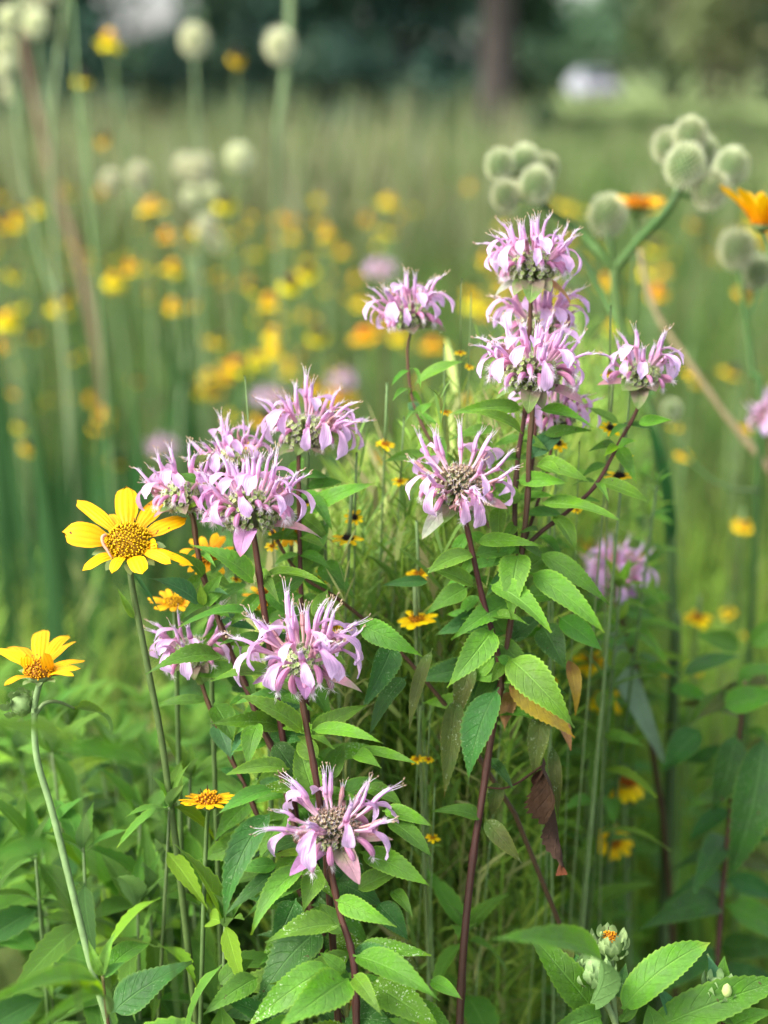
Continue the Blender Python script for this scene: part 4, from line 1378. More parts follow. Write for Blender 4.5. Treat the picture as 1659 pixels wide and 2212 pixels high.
def stem_from(plant, P, r, mat, name='stem', ground=True):
    rr = [r * (.9 + .2 * i / len(P)) for i in range(len(P))]
    P = list(P)
    PP, r2 = smooth_path(P, rr, 5)
    if ground:
        to_soil(PP, r2)
    V, F, UV = tube_geo(PP, r2, 7)
    b = PP[0]
    return obj(name, mesh(name, [v - b for v in V], F, mat, UV), plant, b)


def build_daisies():
    n1 = Z * .72 + TOCAM * .62 + RT * .03
    rays = [(273, 1052, 60, 0, .0, .1), (167, 1081, 40, .002, 0, .25), (137, 1149, 70, -.004, .02, -.2), (357, 1074, 52, .004, 0, -.2), (401, 1119, 50, 0, 0, -.3), (341, 1178, 34, -.004, -.1, .9),
            (417, 1220, 26, 0, .03, -.5), (369, 1216, 26, -.006, .02, .3), (182, 1224, 36, -.01, .12, .4), (243, 1224, 30, -.012, .2, .2), (306, 1234, 46, -.014, .06, .0), (236, 1112, 26, .008, 0, 0)]
    t, C = daisy('tall open yellow daisy with a brown and gold disc at the left of the clump', 277, 1173, .64, 46, n1, rays, [(278, 1215, .645), (283, 1250, .645), (300, 1340, .65), (325, 1470, .655), (348, 1590, .66), (372, 1760, .67), (390, 1900, .68)], nd=330, stem_r=7.5)
    leaf(t, 290, 1338, 253, 1270, 22, 'fresh', .65, .64, fold=.6)
    leaf(t, 285, 1232, 345, 1320, 12, 'blue', .66, .67)
    # thin pinkish strand lying on the disc
    P = [at(278 + (x - 790) * .2, 1173 + (y - 680) * .2, .632 + k) for x, y, k in ((545, 590, .0), (505, 620, -.003), (515, 690, -.006), (560, 760, -.008), (610, 850, -.010))]
    PP, rr = smooth_path(P, [.0007, .0008, .0007, .0006, .0003], 4)
    V, F, UV = tube_geo(PP, rr, 6)
    tag(obj('pinkish_strand', mesh('pinkish_strand', [v - PP[0] for v in V], F, simple('pinkish brown', (.45, .22, .14), .7), UV), None, PP[0]), 'thin pinkish strand curled over the left rim of the tall daisy disc', 'petal')
    # side view daisy at the left edge
    n2 = Z * .93 + TOCAM * .12
    rays = [(92, 1362, 46, .012, 0, 0), (20, 1388, 44, .004, .10, .4), (-6, 1400, 44, -.002, 0, .3), (124, 1378, 34, .014, .12, .2), (148, 1373, 34, .010, 0, .2), (163, 1386, 30, .006, 0, -.4), (183, 1425, 36, .002, .03, -.4),
            (172, 1442, 34, -.006, .04, -.3), (158, 1456, 26, -.012, .06, -.3), (12, 1472, 32, -.014, .10, .3), (58, 1416, 36, -.016, 0, 0.2), (96, 1412, 34, -.020, 0, .1)]
    t, C = daisy('yellow daisy seen from the side with upright rays at the left edge', 85, 1452, .64, 30, n2, rays, [(82, 1485, .64), (78, 1505, .64), (74, 1550, .64), (80, 1640, .635), (112, 1750, .63), (150, 1900, .62), (195, 2080, .61), (225, 2180, .61)], hgt=.75, nd=150, stem_r=7.5, stem_mat=M_STEMP)
    P = [at(76, 1545, .64), at(95, 1520, .64), at(125, 1516, .645), at(160, 1530, .66)]
    V, F, UV = tube_geo(*smooth_path(P, [.0011, .0009, .0008, .0006], 4), 6)
    obj('branch', mesh('branch', [v - P[0] for v in V], F, M_STEMP, UV), t, P[0])
    leaf(t, 158, 1529, 250, 1580, 60, 'fresh', .67, .74, teeth=.1)
    bud(t, 48, 1522, .645, 30, M_INV, Z * .3 + TOCAM * .9, True)
    # others, seen obliquely or from behind
    def rnd_daisy(label, px, py, d, rpx, length, tilt, seed, stem_pts, mat=M_YEL, k=13, drop=.0, sweep=None, **kw):
        rnd = random.Random(seed)
        ax = (Z * math.cos(R(tilt)) + TOCAM * math.sin(R(tilt))).normalized()
        t = thing('false_sunflower', label, 'flower', base_of(stem_pts), 'yellow daisies near the bergamots')
        C = at(px, py, d)
        r = rpx * U0 * d
        fr = frame(ax)
        me = disc_mesh(r, r * .6, 70, False, seed)
        me.transform(fr.to_4x4())
        obj('disc', me, t, C)
        g = cup_geo(C, ax, r, r * .8)
        g.V = [tuple(Vector(v) - C) for v in g.V]
        obj('flower_cup', g.build('flower_cup', [M_INV]), t, C)
        for i in range(k):
            a = 2 * math.pi * (i + rnd.uniform(-.2, .2)) / k
            if sweep and not (sweep[0] <= math.degrees(a) % 360 <= sweep[1]):
                continue
            e = fr @ Vector((math.cos(a), math.sin(a), 0))
            L = length * U0 * d * rnd.uniform(.85, 1.1)
            B = C + e * r * .8
            T = C + e * (r + L) - ax * (drop * L) + ax * L * rnd.uniform(-.05, .12)
            ray_petal(t, B, T, L * rnd.uniform(.38, .48), ax, mat, .08, -.15, rnd.uniform(-.3, .3), 0, notch=.08)
        stem_from(t, [C - ax * r * .7] + [at(*q) for q in stem_pts[1:]], 5 * U0 * d, M_STEMG)
        return t
    rnd_daisy('orange yellow daisy behind the purple stem, right of the tall daisy', 452, 1202, .71, 20, 40, 40, 3, [(448, 1215, .71), (452, 1300, .715), (458, 1500, .72)], M_ORG)
    rnd_daisy('small orange daisy just below the tall open daisy', 376, 1303, .74, 18, 34, 10, 5, [(376, 1315, .74), (380, 1400, .74), (384, 1560, .75)], M_ORG, drop=-.2)
    rnd_daisy('orange yellow daisy cut off by the right edge, above the pale balls', 1648, 484, .86, 22, 70, 0, 8, [(1650, 480, .86), (1665, 560, .86), (1690, 800, .86)], M_ORG, 13, -1.0)
    rnd_daisy('orange yellow daisy half hidden behind a lone spiky ball', 1378, 445, 1.05, 26, 44, 4, 9, [(1378, 460, 1.05), (1372, 560, 1.05), (1365, 760, 1.05)], M_ORG, 12, -.25)
    rnd_daisy('yellow daisy with an orange centre seen edge on among the lower left leaves', 450, 1732, .64, 24, 40, -8, 12, [(452, 1740, .66), (446, 1800, .66), (440, 1950, .66)], M_YEL, 14, -.1)
    rnd_daisy('orange petalled daisy peeping out behind the drooping bract of the largest head', 628, 1150, .73, 16, 30, 30, 14, [(628, 1160, .73), (630, 1250, .73), (634, 1400, .73)], M_ORG)
    rnd_daisy('yellow flower low behind the left stems, under the largest head', 575, 1292, .74, 18, 30, 25, 16, [(575, 1300, .74), (577, 1400, .74), (580, 1520, .74)], M_YEL)
    rnd_daisy('blurred yellow blooms just above the soft focus lilac head', 1292, 1190, .93, 20, 36, 15, 18, [(1292, 1200, .93), (1295, 1300, .93), (1300, 1480, .93)], M_YEL, 12)
    rnd_daisy('blurred yellow bloom right of the one above the soft focus lilac head', 1355, 1205, .95, 16, 28, 15, 19, [(1355, 1215, .95), (1358, 1310, .95), (1362, 1480, .95)], M_YEL, 12)


def bud(plant, px, py, d, wpx, mat, ax, open_=False, name='bud'):
    """green flower bud of overlapping scales"""
    C = at(px, py, d)
    r = wpx * U0 * d
    ax = ax.normalized()
    fr = frame(ax)
    g = Geo()
    V, F, UV = tube_geo([C - ax * r * .8, C - ax * r * .45, C, C + ax * r * .5, C + ax * r * .7], [r * .25, r * .72, r * .85, r * .6, r * .2], 12)
    g.add(V, F, UV, 0)
    rnd = random.Random(int(px))
    for ring, (n, z0, z1, r0, r1) in enumerate(((8, -.5, .55, .85, 1.05), (7, -.1, .95, .8, .7), (6, .3, 1.1, .55, .35))):
        for j in range(n):
            a = 2 * math.pi * (j + ring * .5) / n + rnd.uniform(-.15, .15)
            e = fr @ Vector((math.cos(a), math.sin(a), 0))
            V, F, UV = strip_geo(C + ax * r * z0 + e * r * r0, C + ax * r * z1 + e * r * (r1 + rnd.uniform(0, .5)), r * .62, e + ax * .2, .12, .3, prof_broad, 6, 2)
            g.add(V, F, UV, 0)
    g.V = [tuple(Vector(v) - C) for v in g.V]
    o = obj(name, g.build(name, [mat]), plant, C)
    return o


build_daisies()


# ------------------------------------------------------------------ small black eyed daisies and other yellow flowers behind
def small_daisy_parts():
    out = []
    for k in range(5):
        V, F, UV = strip_geo(Vector((0, .28, 0)), Vector((0, 1, -.12 + .05 * k)), .40, Z, .07, -.15, prof_ray, 6, 2, curl=.05 * (k % 3))
        out.append(mesh('petal', V, F, M_YELS, UV))
    return out


SP = small_daisy_parts()
SD_DARK = disc_mesh(.30, .30, 40, True, 5)
SD_GOLD = disc_mesh(.30, .22, 40, False, 6)


def small_daisy(label, px, py, d, diam, tilt=22, dark=True, k=9, side=0, seed=1, droop=0, stem_mat=None, group='small yellow daisies in the undergrowth'):
    rnd = random.Random(seed * 17 + int(px))
    C = at(px, py, d - (.02 if .74 < d < .81 else 0))
    s = diam * .5 * U0 * d
    ax = (Matrix.Rotation(R(side), 3, 'Y') @ (Z * math.cos(R(tilt)) + Vector((0, -1, 0)) * math.sin(R(tilt)))).normalized()
    fr = frame(ax)
    gx = C.x + rnd.uniform(-.03, .03)
    t = thing('black_eyed_daisy' if dark else 'yellow_daisy', label, 'flower', (gx, C.y, 0), group)
    o = bpy.data.objects.new('disc', SD_DARK if dark else SD_GOLD)
    COL.objects.link(o)
    o.parent = t
    o.matrix_local = Matrix.Translation(C - Vector((gx, C.y, 0))) @ fr.to_4x4() @ Matrix.Diagonal((s, s, s, 1))
    for i in range(k):
        a = 2 * math.pi * (i + rnd.uniform(-.18, .18)) / k
        o = bpy.data.objects.new('petal', rnd.choice(SP))
        COL.objects.link(o)
        o.parent = t
        q = s * rnd.uniform(.85, 1.1)
        o.matrix_local = Matrix.Translation(C - Vector((gx, C.y, 0))) @ fr.to_4x4() @ Matrix.Rotation(a, 4, 'Z') @ Matrix.Rotation(R(-droop + rnd.uniform(-10, 10)), 4, 'X') @ Matrix.Diagonal((q, q, q, 1))
    P, rr = smooth_path([C - ax * s * .05, C - ax * s * .8 - Z * s, Vector((gx, C.y, C.z * .5)), Vector((gx, C.y, -.01))], [s * .11, s * .09, s * .1, s * .12], 4)
    V, F, UV = tube_geo(P, rr, 6)
    obj('stem', mesh('stem', [v - C for v in V], F, stem_mat or M_STEMP, UV), t, C)
    return t


def build_small():
    L = [
        (766, 1118, 0.750, 40, 40, 1, 9, 'black eyed daisy facing forward above a flatter one, right of the left clump'),
        (752, 1164, 0.749, 62, 8, 1, 10, 'black eyed daisy seen edge on with a tall black centre, right of the left clump'),
        (706, 1237, 0.747, 52, 35, 1, 8, 'black eyed daisy low beside the brown crossing stem'),
        (605, 1510, 0.720, 58, 12, 1, 9, 'black eyed daisy peeping out under the ragged lilac head'),
        (900, 1340, 0.750, 84, 4, 0, 14, 'flat wide yellow daisy crossed by dark leaves between the two clumps'),
        (905, 1240, 0.756, 56, 10, 0, 14, 'pale yellow daisy between the clumps, above the flat wide one'),
        (1205, 958, 0.754, 44, 30, 1, 9, 'yellow daisy beside the long stem under the second topmost head'),
        (1318, 925, 0.756, 44, 35, 1, 8, 'bunched yellow daisy left of the slender side head stalk'),
        (1348, 985, 0.756, 36, 10, 1, 7, 'small yellow daisy right of the round paired leaves'),
        (1338, 1030, 0.757, 64, 6, 1, 11, 'wide black eyed daisy under the side branch leaf'),
        (1190, 1220, 0.750, 56, 10, 1, 9, 'ragged yellow daisy beside the pale drooping leaves of the right clump'),
        (541, 962, 0.749, 34, 30, 1, 8, 'dark centred yellow daisy showing between the lilac heads'),
        (665, 1085, 0.749, 40, 15, 1, 9, 'pale yellow daisy by the stem of the highest left head'),
        (510, 1252, 0.745, 26, 15, 0, 8, 'tiny yellow daisy between the two purple stems'),
        (588, 1180, 0.747, 30, 25, 0, 8, 'tiny yellow bloom below the largest head, right of its stem'),
        (994, 762, 0.785, 24, 20, 0, 8, 'tiny yellow bloom beside the lifted leaf under the lone head'),
        (1014, 792, 0.785, 22, 20, 0, 8, 'tiny yellow bloom nearest the left of the big right head'),
        (962, 891, 0.781, 32, 5, 0, 9, 'flat yellow bloom at the tips of the left pointing leaves'),
        (864, 1040, 0.776, 34, 20, 0, 9, 'pale yellow bloom left of the bare centred right head'),
        (832, 960, 0.785, 44, 15, 0, 9, 'blurred orange yellow bloom in the gap between the clumps'),
        (1317, 808, 0.776, 36, 5, 0, 9, 'small flat yellow bloom by the pink bract of the side head'),
        (1246, 1102, 0.767, 22, 20, 0, 8, 'tiny yellow bloom right of the broad side leaf'),
        (900, 1640, 0.758, 30, 20, 0, 8, 'tiny yellow bloom near the soil between hanging olive leaves'),
        (925, 1640, 0.760, 24, 20, 0, 8, 'orange bloom near the soil under the brown hanging leaf'),
        (935, 1810, 0.747, 30, 20, 0, 8, 'tiny yellow bloom right of the lowest lilac head'),
        (722, 1356, 0.745, 40, 20, 0, 9, 'yellow bloom showing through the petals of the ragged head'),
        (1098, 1408, 0.749, 30, 20, 0, 9, 'tiny yellow bloom behind the stem of the right clump'),
        (1195, 1470, 0.758, 22, 20, 0, 8, 'tiny yellow bloom behind the yellowed leaf'),
    ]
    for i, (px, py, d, dm, tl, dk, k, lab) in enumerate(L):
        small_daisy(lab, px, py, d, dm, tl, bool(dk), k, random.uniform(-10, 10), i)
    Rr = [
        (1356, 1690, .88, 104, 8, 0, 35, 'two lobed blurred yellow coneflower with dark centre at the lower right', 9),
        (1326, 1818, .88, 84, 40, 0, 0, 'round blurred yellow flower lowest at the right', 11),
        (1310, 1512, .88, 80, 35, 0, 25, 'blurred orange yellow flower below the right clump leaves', 9),
        (1278, 1428, .88, 84, 20, 0, 0, 'blurred bright yellow flower behind the right clump leaf tips', 11),
        (1506, 1336, .98, 68, 10, 0, 0, 'blurred yellow flower at the right among pale leaves', 11),
        (1440, 1446, 1.15, 44, 15, 1, 0, 'left one of two small blurred yellow flowers at the right', 9),
        (1502, 1444, 1.15, 42, 30, 1, 0, 'right one of two small blurred yellow flowers at the right', 9),
        (1572, 1325, 1.2, 36, 20, 1, 0, 'blurred amber flower above the drooping shoot', 9),
        (1614, 1374, 1.2, 32, 10, 1, 0, 'small blurred amber flower at the upper side of the drooping shoot', 9),
        (1606, 1138, 1.25, 54, 25, 0, 0, 'blurred yellow flower right of the thick green stem', 9),
        (1460, 925, 1.25, 38, 5, 1, 0, 'flat blurred amber flower right of the pale round bud', 9),
        (1475, 985, 1.3, 44, 10, 0, 0, 'dim blurred amber flower beside the long dry stalk', 9),
        (1490, 805, 1.3, 40, 10, 1, 0, 'blurred amber flower behind the slender side head', 9),
        (1605, 925, 1.3, 40, 10, 0, 0, 'blurred amber flower left of the cut off lilac head', 9),
        (212, 1728, .95, 34, 20, 1, 0, 'dim blurred orange flower among the lower left leaves', 9),
        (690, 2, 3.0, 10, 20, 0, 0, '', 0),
    ]
    for i, (px, py, d, dm, tl, dk, dr, lab, k) in enumerate(Rr):
        if k:
            small_daisy(lab, px, py, d, dm, tl, bool(dk), k, random.uniform(-10, 10), 60 + i, dr, group='blurred yellow flowers beside the right clump')


build_small()


def build_far_flowers():
    """meadow flowers: stem, drooping rays and a dark cone in one small mesh each"""
    protos = []
    for k in range(6):
        rnd = random.Random(300 + k)
        g = Geo()
        h = 1.0
        V, F, UV = tube_geo([(0, 0, 0), (rnd.gauss(0, .02), 0, .5), (0, 0, h)], [.004, .003, .0025], 4)
        g.add(V, F, UV, 0)
        fr = frame(Vector((rnd.gauss(0, .25), -.35 + rnd.gauss(0, .2), 1)).normalized())
        n = 9
        r = .0175 * rnd.uniform(.7, 1.25)
        for i in range(n):
            a = 2 * math.pi * i / n + rnd.uniform(-.15, .15)
            e = fr @ Vector((math.cos(a), math.sin(a), 0))
            ax = fr @ Z
            V, F, UV = strip_geo(Vector((0, 0, h)) + e * .006, Vector((0, 0, h)) + e * r - ax * r * rnd.uniform(.05, .5), .013, ax, .08, -.1, prof_ray, 4, 2)
            g.add(V, F, UV, 1)
        V, F, UV = tube_geo([Vector((0, 0, h)) - fr @ Z * .004, Vector((0, 0, h)) + fr @ Z * .006, Vector((0, 0, h)) + fr @ Z * .012], [.007, .009, .003], 7)
        g.add(V, F, UV, 2)
        protos.append(g.build('meadow_flower', [M_STEMG, M_FARY, M_DARKDISC if k % 3 else M_DISC]))
    lab = 'yellow meadow flower on a thin stem out of focus in the field'
    pts = []
    rnd = random.Random(5)
    fixed = [(237, 88), (178, 172), (510, 125), (330, 445), (222, 300), (485, 440)]
    while len(pts) < 285:
        px = rnd.uniform(-60, 1720)
        py = rnd.uniform(400, 1020)
        y = rnd.uniform(1.8, 5.0)
        if px > 1250 and rnd.random() < .4:
            continue
        if px > 1000 and py > 650 and rnd.random() < .6:
            continue
        if math.sin(px * .011 + 1) + math.sin(py * .021 + px * .006) + rnd.gauss(0, .8) < -.4:
            continue
        p = at_h(px, py, y)
        lo, hi = (.62, 1.0)
        if lo < p.z < hi:
            pts.append(p)
    for (px, py) in fixed:
        p = at_h(px, py, 2.3)
        pts.append(p)
    for i, p in enumerate(pts):
        o = bpy.data.objects.new('meadow_flower', protos[i % 6])
        COL.objects.link(o)
        o.location = (p.x, p.y, 0)
        o.rotation_euler = (0, 0, rnd.uniform(-.8, .8))
        s = rnd.uniform(.6, 1.3)
        o.scale = (s, s, p.z)
        tag(o, lab, 'flower', 'yellow flowers scattered over the meadow')


build_far_flowers()


# ------------------------------------------------------------------ rattlesnake master: spiky pale balls
def ball_mesh(seed, mats=None):
    rnd = random.Random(seed)
    g = Geo()
    nu, nv = 14, 9
    V, F, UV = [], [], []
    for i in range(nv + 1):
        th = math.pi * i / nv
        for j in range(nu):
            ph = 2 * math.pi * j / nu
            V.append((.86 * math.sin(th) * math.cos(ph), .86 * math.sin(th) * math.sin(ph), .94 * math.cos(th)))
            UV.append((j / nu, .1))
    for i in range(nv):
        for j in range(nu):
            a, b_ = i * nu + j, i * nu + (j + 1) % nu
            F.append((a, a + nu, b_ + nu, b_))
    g.add(V, F, UV, 1)
    n = 240
    for i in range(n):
        z = 1 - 2 * (i + .5) / n
        ph = i * 2.39996
        s = math.sqrt(1 - z * z)
        d = Vector((s * math.cos(ph), s * math.sin(ph), z))
        c = Vector((d.x * .84, d.y * .84, d.z * .92))
        a = d.cross(Vector((0, 0, 1)) if abs(z) < .9 else Vector((1, 0, 0))).normalized()
        b_ = d.cross(a)
        L = rnd.uniform(.40, .60)
        q = .10
        tip = c + d * L + Vector((0, 0, .06))
        g.add([c + a * q, c - a * q * .5 + b_ * q * .87, c - a * q * .5 - b_ * q * .87, tip], [(0, 1, 3), (1, 2, 3), (2, 0, 3)], [(0, 0), (1, 0), (.5, 0), (.5, 1)], 0)
    return g.build('flower_ball', mats or [M_BALL, M_BALLC], smooth=False)


BALLS = [ball_mesh(400 + i) for i in range(4)]
PALE_BALLS = [ball_mesh(410 + i, [M_BALLP, M_BALLPC]) for i in range(3)]


def eryngium(label, d, balls, stems, foot=(), leaves=()):
    """balls: (px, py, radius px, d change); stems: lists of (px, py, dd, radius px)"""
    main = stems[0]
    P0 = [at(a, b, d + c) for a, b, c, r in main]
    v = (P0[-1] - P0[-2]).normalized()
    base = Vector((P0[-1].x + v.x * .12, P0[-1].y + v.y * .12, 0))
    t = thing('rattlesnake_master_plant', label, 'wildflower', base, 'plants with spiky pale green balls')
    for i, s in enumerate(stems):
        P = [at(a, b, d + c) for a, b, c, r in s]
        rr = [r * U0 * d for a, b, c, r in s]
        if i == 0:
            P += [Vector(((P[-1].x + base.x) / 2, (P[-1].y + base.y) / 2, P[-1].z * .5)), base - Z * .02]
            rr += [rr[-1] * 1.1, rr[-1] * 1.3]
        PP, r2 = smooth_path(P, rr, 5)
        V, F, UV = tube_geo(PP, r2, 8)
        b = PP[0]
        obj('stem' if i == 0 else 'branch', mesh('stem', [q - b for q in V], F, M_STEMD if not foot else foot, UV), t, b)
    for k, (px, py, r, dd) in enumerate(balls):
        C = at(px, py, d + dd)
        o = bpy.data.objects.new('flower_ball', PALE_BALLS[k % 3] if foot is M_STEMC else BALLS[k % 4])
        COL.objects.link(o)
        o.parent = t
        s = r * U0 * d * (.95 if foot else .80)
        o.matrix_local = Matrix.Translation(C - base) @ Matrix.Rotation(k * 1.3, 4, 'Z') @ Matrix.Rotation(.25 * math.sin(k * 2), 4, 'X') @ Matrix.Diagonal((s, s, s * 1.08, 1))
    for a in leaves:
        leaf(t, *a[:6], d + a[6], d + a[7], prof=prof_strap, teeth=0, stalk=0, **(a[8] if len(a) > 8 else {}))
    return t, base


def strap_tuft(t, base, n, seed, lmin=.7, lmax=1.05, tone='strap', wd=.022):
    rnd = random.Random(seed)
    for i in range(n):
        a = rnd.uniform(0, 6.28)
        L = rnd.uniform(lmin, lmax)
        out = rnd.uniform(.02, .20)
        T = base + Vector((math.cos(a) * out * L, math.sin(a) * out * L, L))
        B = base + Vector((math.cos(a) * .02, math.sin(a) * .02, 0))
        N = Vector((-math.cos(a), -math.sin(a), .25))
        V, F, UV = strip_geo(B, T, wd * rnd.uniform(.8, 1.3), N, -.05, .35, prof_strap, 12, 2, curl=rnd.uniform(0, .12), twist=rnd.uniform(-.6, .6))
        obj('leaf', mesh('leaf', [v - B for v in V], F, LM[tone], UV), t, B)


def build_eryngium():
    # right: large plant with two clusters and a lone ball
    t, b = eryngium('spiky ball plant with thick dark forked stems and two ball clusters at the upper right', .92,
                    [(1080, 358, 34, .02), (1132, 350, 36, .03), (1180, 362, 30, .05), (1158, 402, 38, 0), (1092, 424, 32, 0), (1140, 378, 30, .04),
                     (1492, 296, 40, .02), (1442, 316, 36, .03), (1480, 360, 44, -.01), (1580, 362, 40, .01), (1535, 412, 40, -.01), (1520, 330, 34, .04),
                     (1312, 468, 44, .01)],
                    [[(1325, 582, 0, 10), (1330, 640, 0, 9), (1345, 720, 0, 9), (1385, 830, 0, 9), (1425, 960, 0, 11), (1445, 1130, 0, 11), (1452, 1320, 0, 12), (1455, 1500, 0, 12)],
                     [(1325, 585, 0, 9), (1372, 528, 0, 10), (1440, 455, 0, 11), (1475, 400, 0, 6)],
                     [(1325, 585, 0, 9), (1290, 540, 0, 9), (1250, 500, .01, 8), (1190, 455, .01, 7), (1150, 420, .01, 5)],
                     [(1325, 585, 0, 7), (1318, 540, 0, 8), (1312, 500, 0, 7)],
                     [(1470, 420, 0, 6), (1520, 425, 0, 5), (1570, 380, .01, 4)], [(1460, 430, 0, 6), (1465, 370, .02, 5), (1490, 300, .02, 4)], [(1185, 452, .01, 5), (1130, 430, .01, 4), (1092, 424, 0, 4)], [(1180, 450, .01, 5), (1140, 400, .03, 4), (1080, 360, .02, 3)],
                     [(1335, 700, .01, 6), (1290, 610, .03, 6), (1245, 545, .04, 5)]],
                    leaves=[(1445, 1180, 1405, 880, 50, 'strap', .0, -.02, dict(arch=.03)), (1440, 1120, 1395, 870, 34, 'strap', .02, .02), (1300, 1345, 1440, 1660, 64, 'glauc', -.05, -.07, dict(arch=.12, fold=.3, roll=20)), (1395, 860, 1420, 800, 36, 'dark', .0, .0)])
    strap_tuft(t, b, 7, 3, .5, .8)
    t, b = eryngium('short spiky ball plant with two balls at the right edge', 1.0, [(1592, 540, 42, 0), (1636, 590, 36, .02), (1450, 885, 24, .1)],
                    [[(1592, 560, 0, 5), (1605, 640, 0, 6), (1625, 800, 0, 7), (1640, 1000, 0, 7)], [(1636, 610, .02, 4), (1625, 660, .0, 4), (1612, 700, 0, 5)], [(1450, 900, .1, 3), (1480, 980, .08, 4), (1560, 1050, .03, 4), (1640, 1060, 0, 5)]])
    # left: blurred clusters
    t, b = eryngium('blurred cluster of ring shaped pale balls in the left meadow', 1.95,
                    [(300, 380, 23, 0), (238, 392, 20, .05), (432, 366, 26, -.02), (400, 360, 22, .05), (516, 342, 25, .0), (446, 492, 23, .0), (470, 525, 17, .03), (415, 425, 19, .04), (455, 420, 17, .05)],
                    [[(425, 395, 0, 3), (428, 470, 0, 4), (425, 580, 0, 4), (400, 760, 0, 4), (390, 1000, 0, 4)], [(300, 400, 0, 3), (250, 460, .02, 3), (235, 520, .03, 3)], [(516, 360, 0, 2), (480, 410, 0, 3), (440, 460, 0, 3)], [(446, 515, 0, 3), (420, 560, 0, 4), (408, 600, 0, 4)], [(300, 400, 0, 2), (360, 480, 0, 3), (420, 600, 0, 3)]], M_STEMC)
    strap_tuft(t, b, 9, 8, .55, .95)
    t, b = eryngium('tall pale plant with one large ball low on its thick stalk',1.8, [(604, 100, 29, -.02)],
                    [[(628, -120, 0, 7), (626, 40, 0, 8), (615, 180, 0, 9), (600, 300, .02, 7), (600, 480, .08, 4), (605, 800, .1, 4)]], M_STEMC)
    t, b = eryngium('blurred pale ball on a thin stalk against the dark trees', 2.0, [(420, 88, 28, 0)], [[(420, 110, 0, 3), (424, 260, 0, 3), (430, 560, 0, 3), (440, 800, 0, 3)]], M_STEMC)
    t, b = eryngium('pale ball plant at the top left corner, balls stacked up its stem', 1.7,
                    [(22, 42, 23, .02), (78, 52, 25, 0), (12, 105, 22, .05), (10, 152, 22, .02), (64, 14, 16, .05), (20, 200, 17, .06), (100, -20, 25, 0)],
                    [[(150, -60, 0, 6), (135, 60, 0, 6), (120, 180, 0, 5), (112, 320, 0, 5), (120, 560, 0, 6), (150, 900, 0, 7)], [(40, -30, .02, 4), (36, 120, .02, 4), (40, 300, .02, 4), (80, 520, .02, 4), (115, 640, 0, 4)],
                     [(78, 70, 0, 2), (90, 160, 0, 3), (110, 260, 0, 3)], [(12, 120, .05, 2), (28, 200, .03, 3), (40, 300, .02, 3)]], M_STEMC)
    strap_tuft(t, b, 8, 12, .7, 1.1)
    # more basal tufts in the left mid ground
    for k, (px, y, n, lab) in enumerate([(10, 1.05, 17, 'dark blue green tuft of strap leaves at the left edge behind the side view daisy'), (130, 1.2, 17, 'dark strap leaves rising left of the tall open daisy'), (235, 1.1, 12, 'strap leaves directly behind the tall open daisy'),
                                         (340, 1.35, 13, 'strap leaves between the tall open daisy and the left clump'), (70, 1.6, 15, 'farther tuft of grey green strap leaves at the left'), (-60, 1.2, 16, 'tuft of strap leaves cut off by the left edge'), (520, 1.75, 9, 'pale green strap leaves behind the lilac left clump'),
                                         (430, 1.5, 10, 'narrow dark strap leaves just left of the largest lilac head'), (190, 1.75, 13, 'far tuft of dark strap leaves above the tall open daisy')]):
        base = at_h(px, 1106, y + .12)
        base.z = 0
        t = thing('strap_leaf_tuft', lab, 'plant', base, 'tufts of strap leaves')
        strap_tuft(t, base, n + (7 if px < 260 else -3), 30 + k, .60, 1.04, 'strap', .030)
    # bare dry stalks
    for pts, r, m, lab in [([(1383, 540, 1.05), (1395, 610, 1.05), (1425, 690, 1.05), (1500, 800, 1.05), (1570, 900, 1.05), (1660, 1010, 1.05)], 8, M_STEMT, 'long tan dry stalk leaning right across the upper right meadow'),
                           ([(40, 60, 2.6), (85, 260, 2.6), (120, 400, 2.6), (160, 520, 2.6), (190, 640, 2.6)], 11, M_BROWNST, 'reddish brown leaning stalk at the upper left'),
                           ([(150, -80, 1.5), (165, 150, 1.5), (178, 300, 1.5), (196, 480, 1.5), (212, 660, 1.5)], 4, M_STEMP, 'pale stalk beside the reddish one at the upper left')]:
        b = base_of(pts)
        t = thing('dry_stalk', lab, 'stalk', b)
        stem(t, pts, r, m)


build_eryngium()


# ------------------------------------------------------------------ leafy plants low down: filler, lower corners
SHARED = {}


def shared_leaf(tone, k):
    key = (tone, k)
    if key not in SHARED:
        rnd = random.Random(500 + k)
        wd = rnd.uniform(.24, .32)
        V, F, UV = strip_geo(Vector((0, 0, 0)), Vector((0, 1, -.25 * rnd.random())), wd, Z, rnd.uniform(.06, .16), rnd.uniform(.2, .45), prof_leaf, 18, 4, .14, rnd.uniform(-.4, .4), .03, .1, .45, k)
        SHARED[key] = mesh('leaf', V, F, LM[tone], UV)
    return SHARED[key]


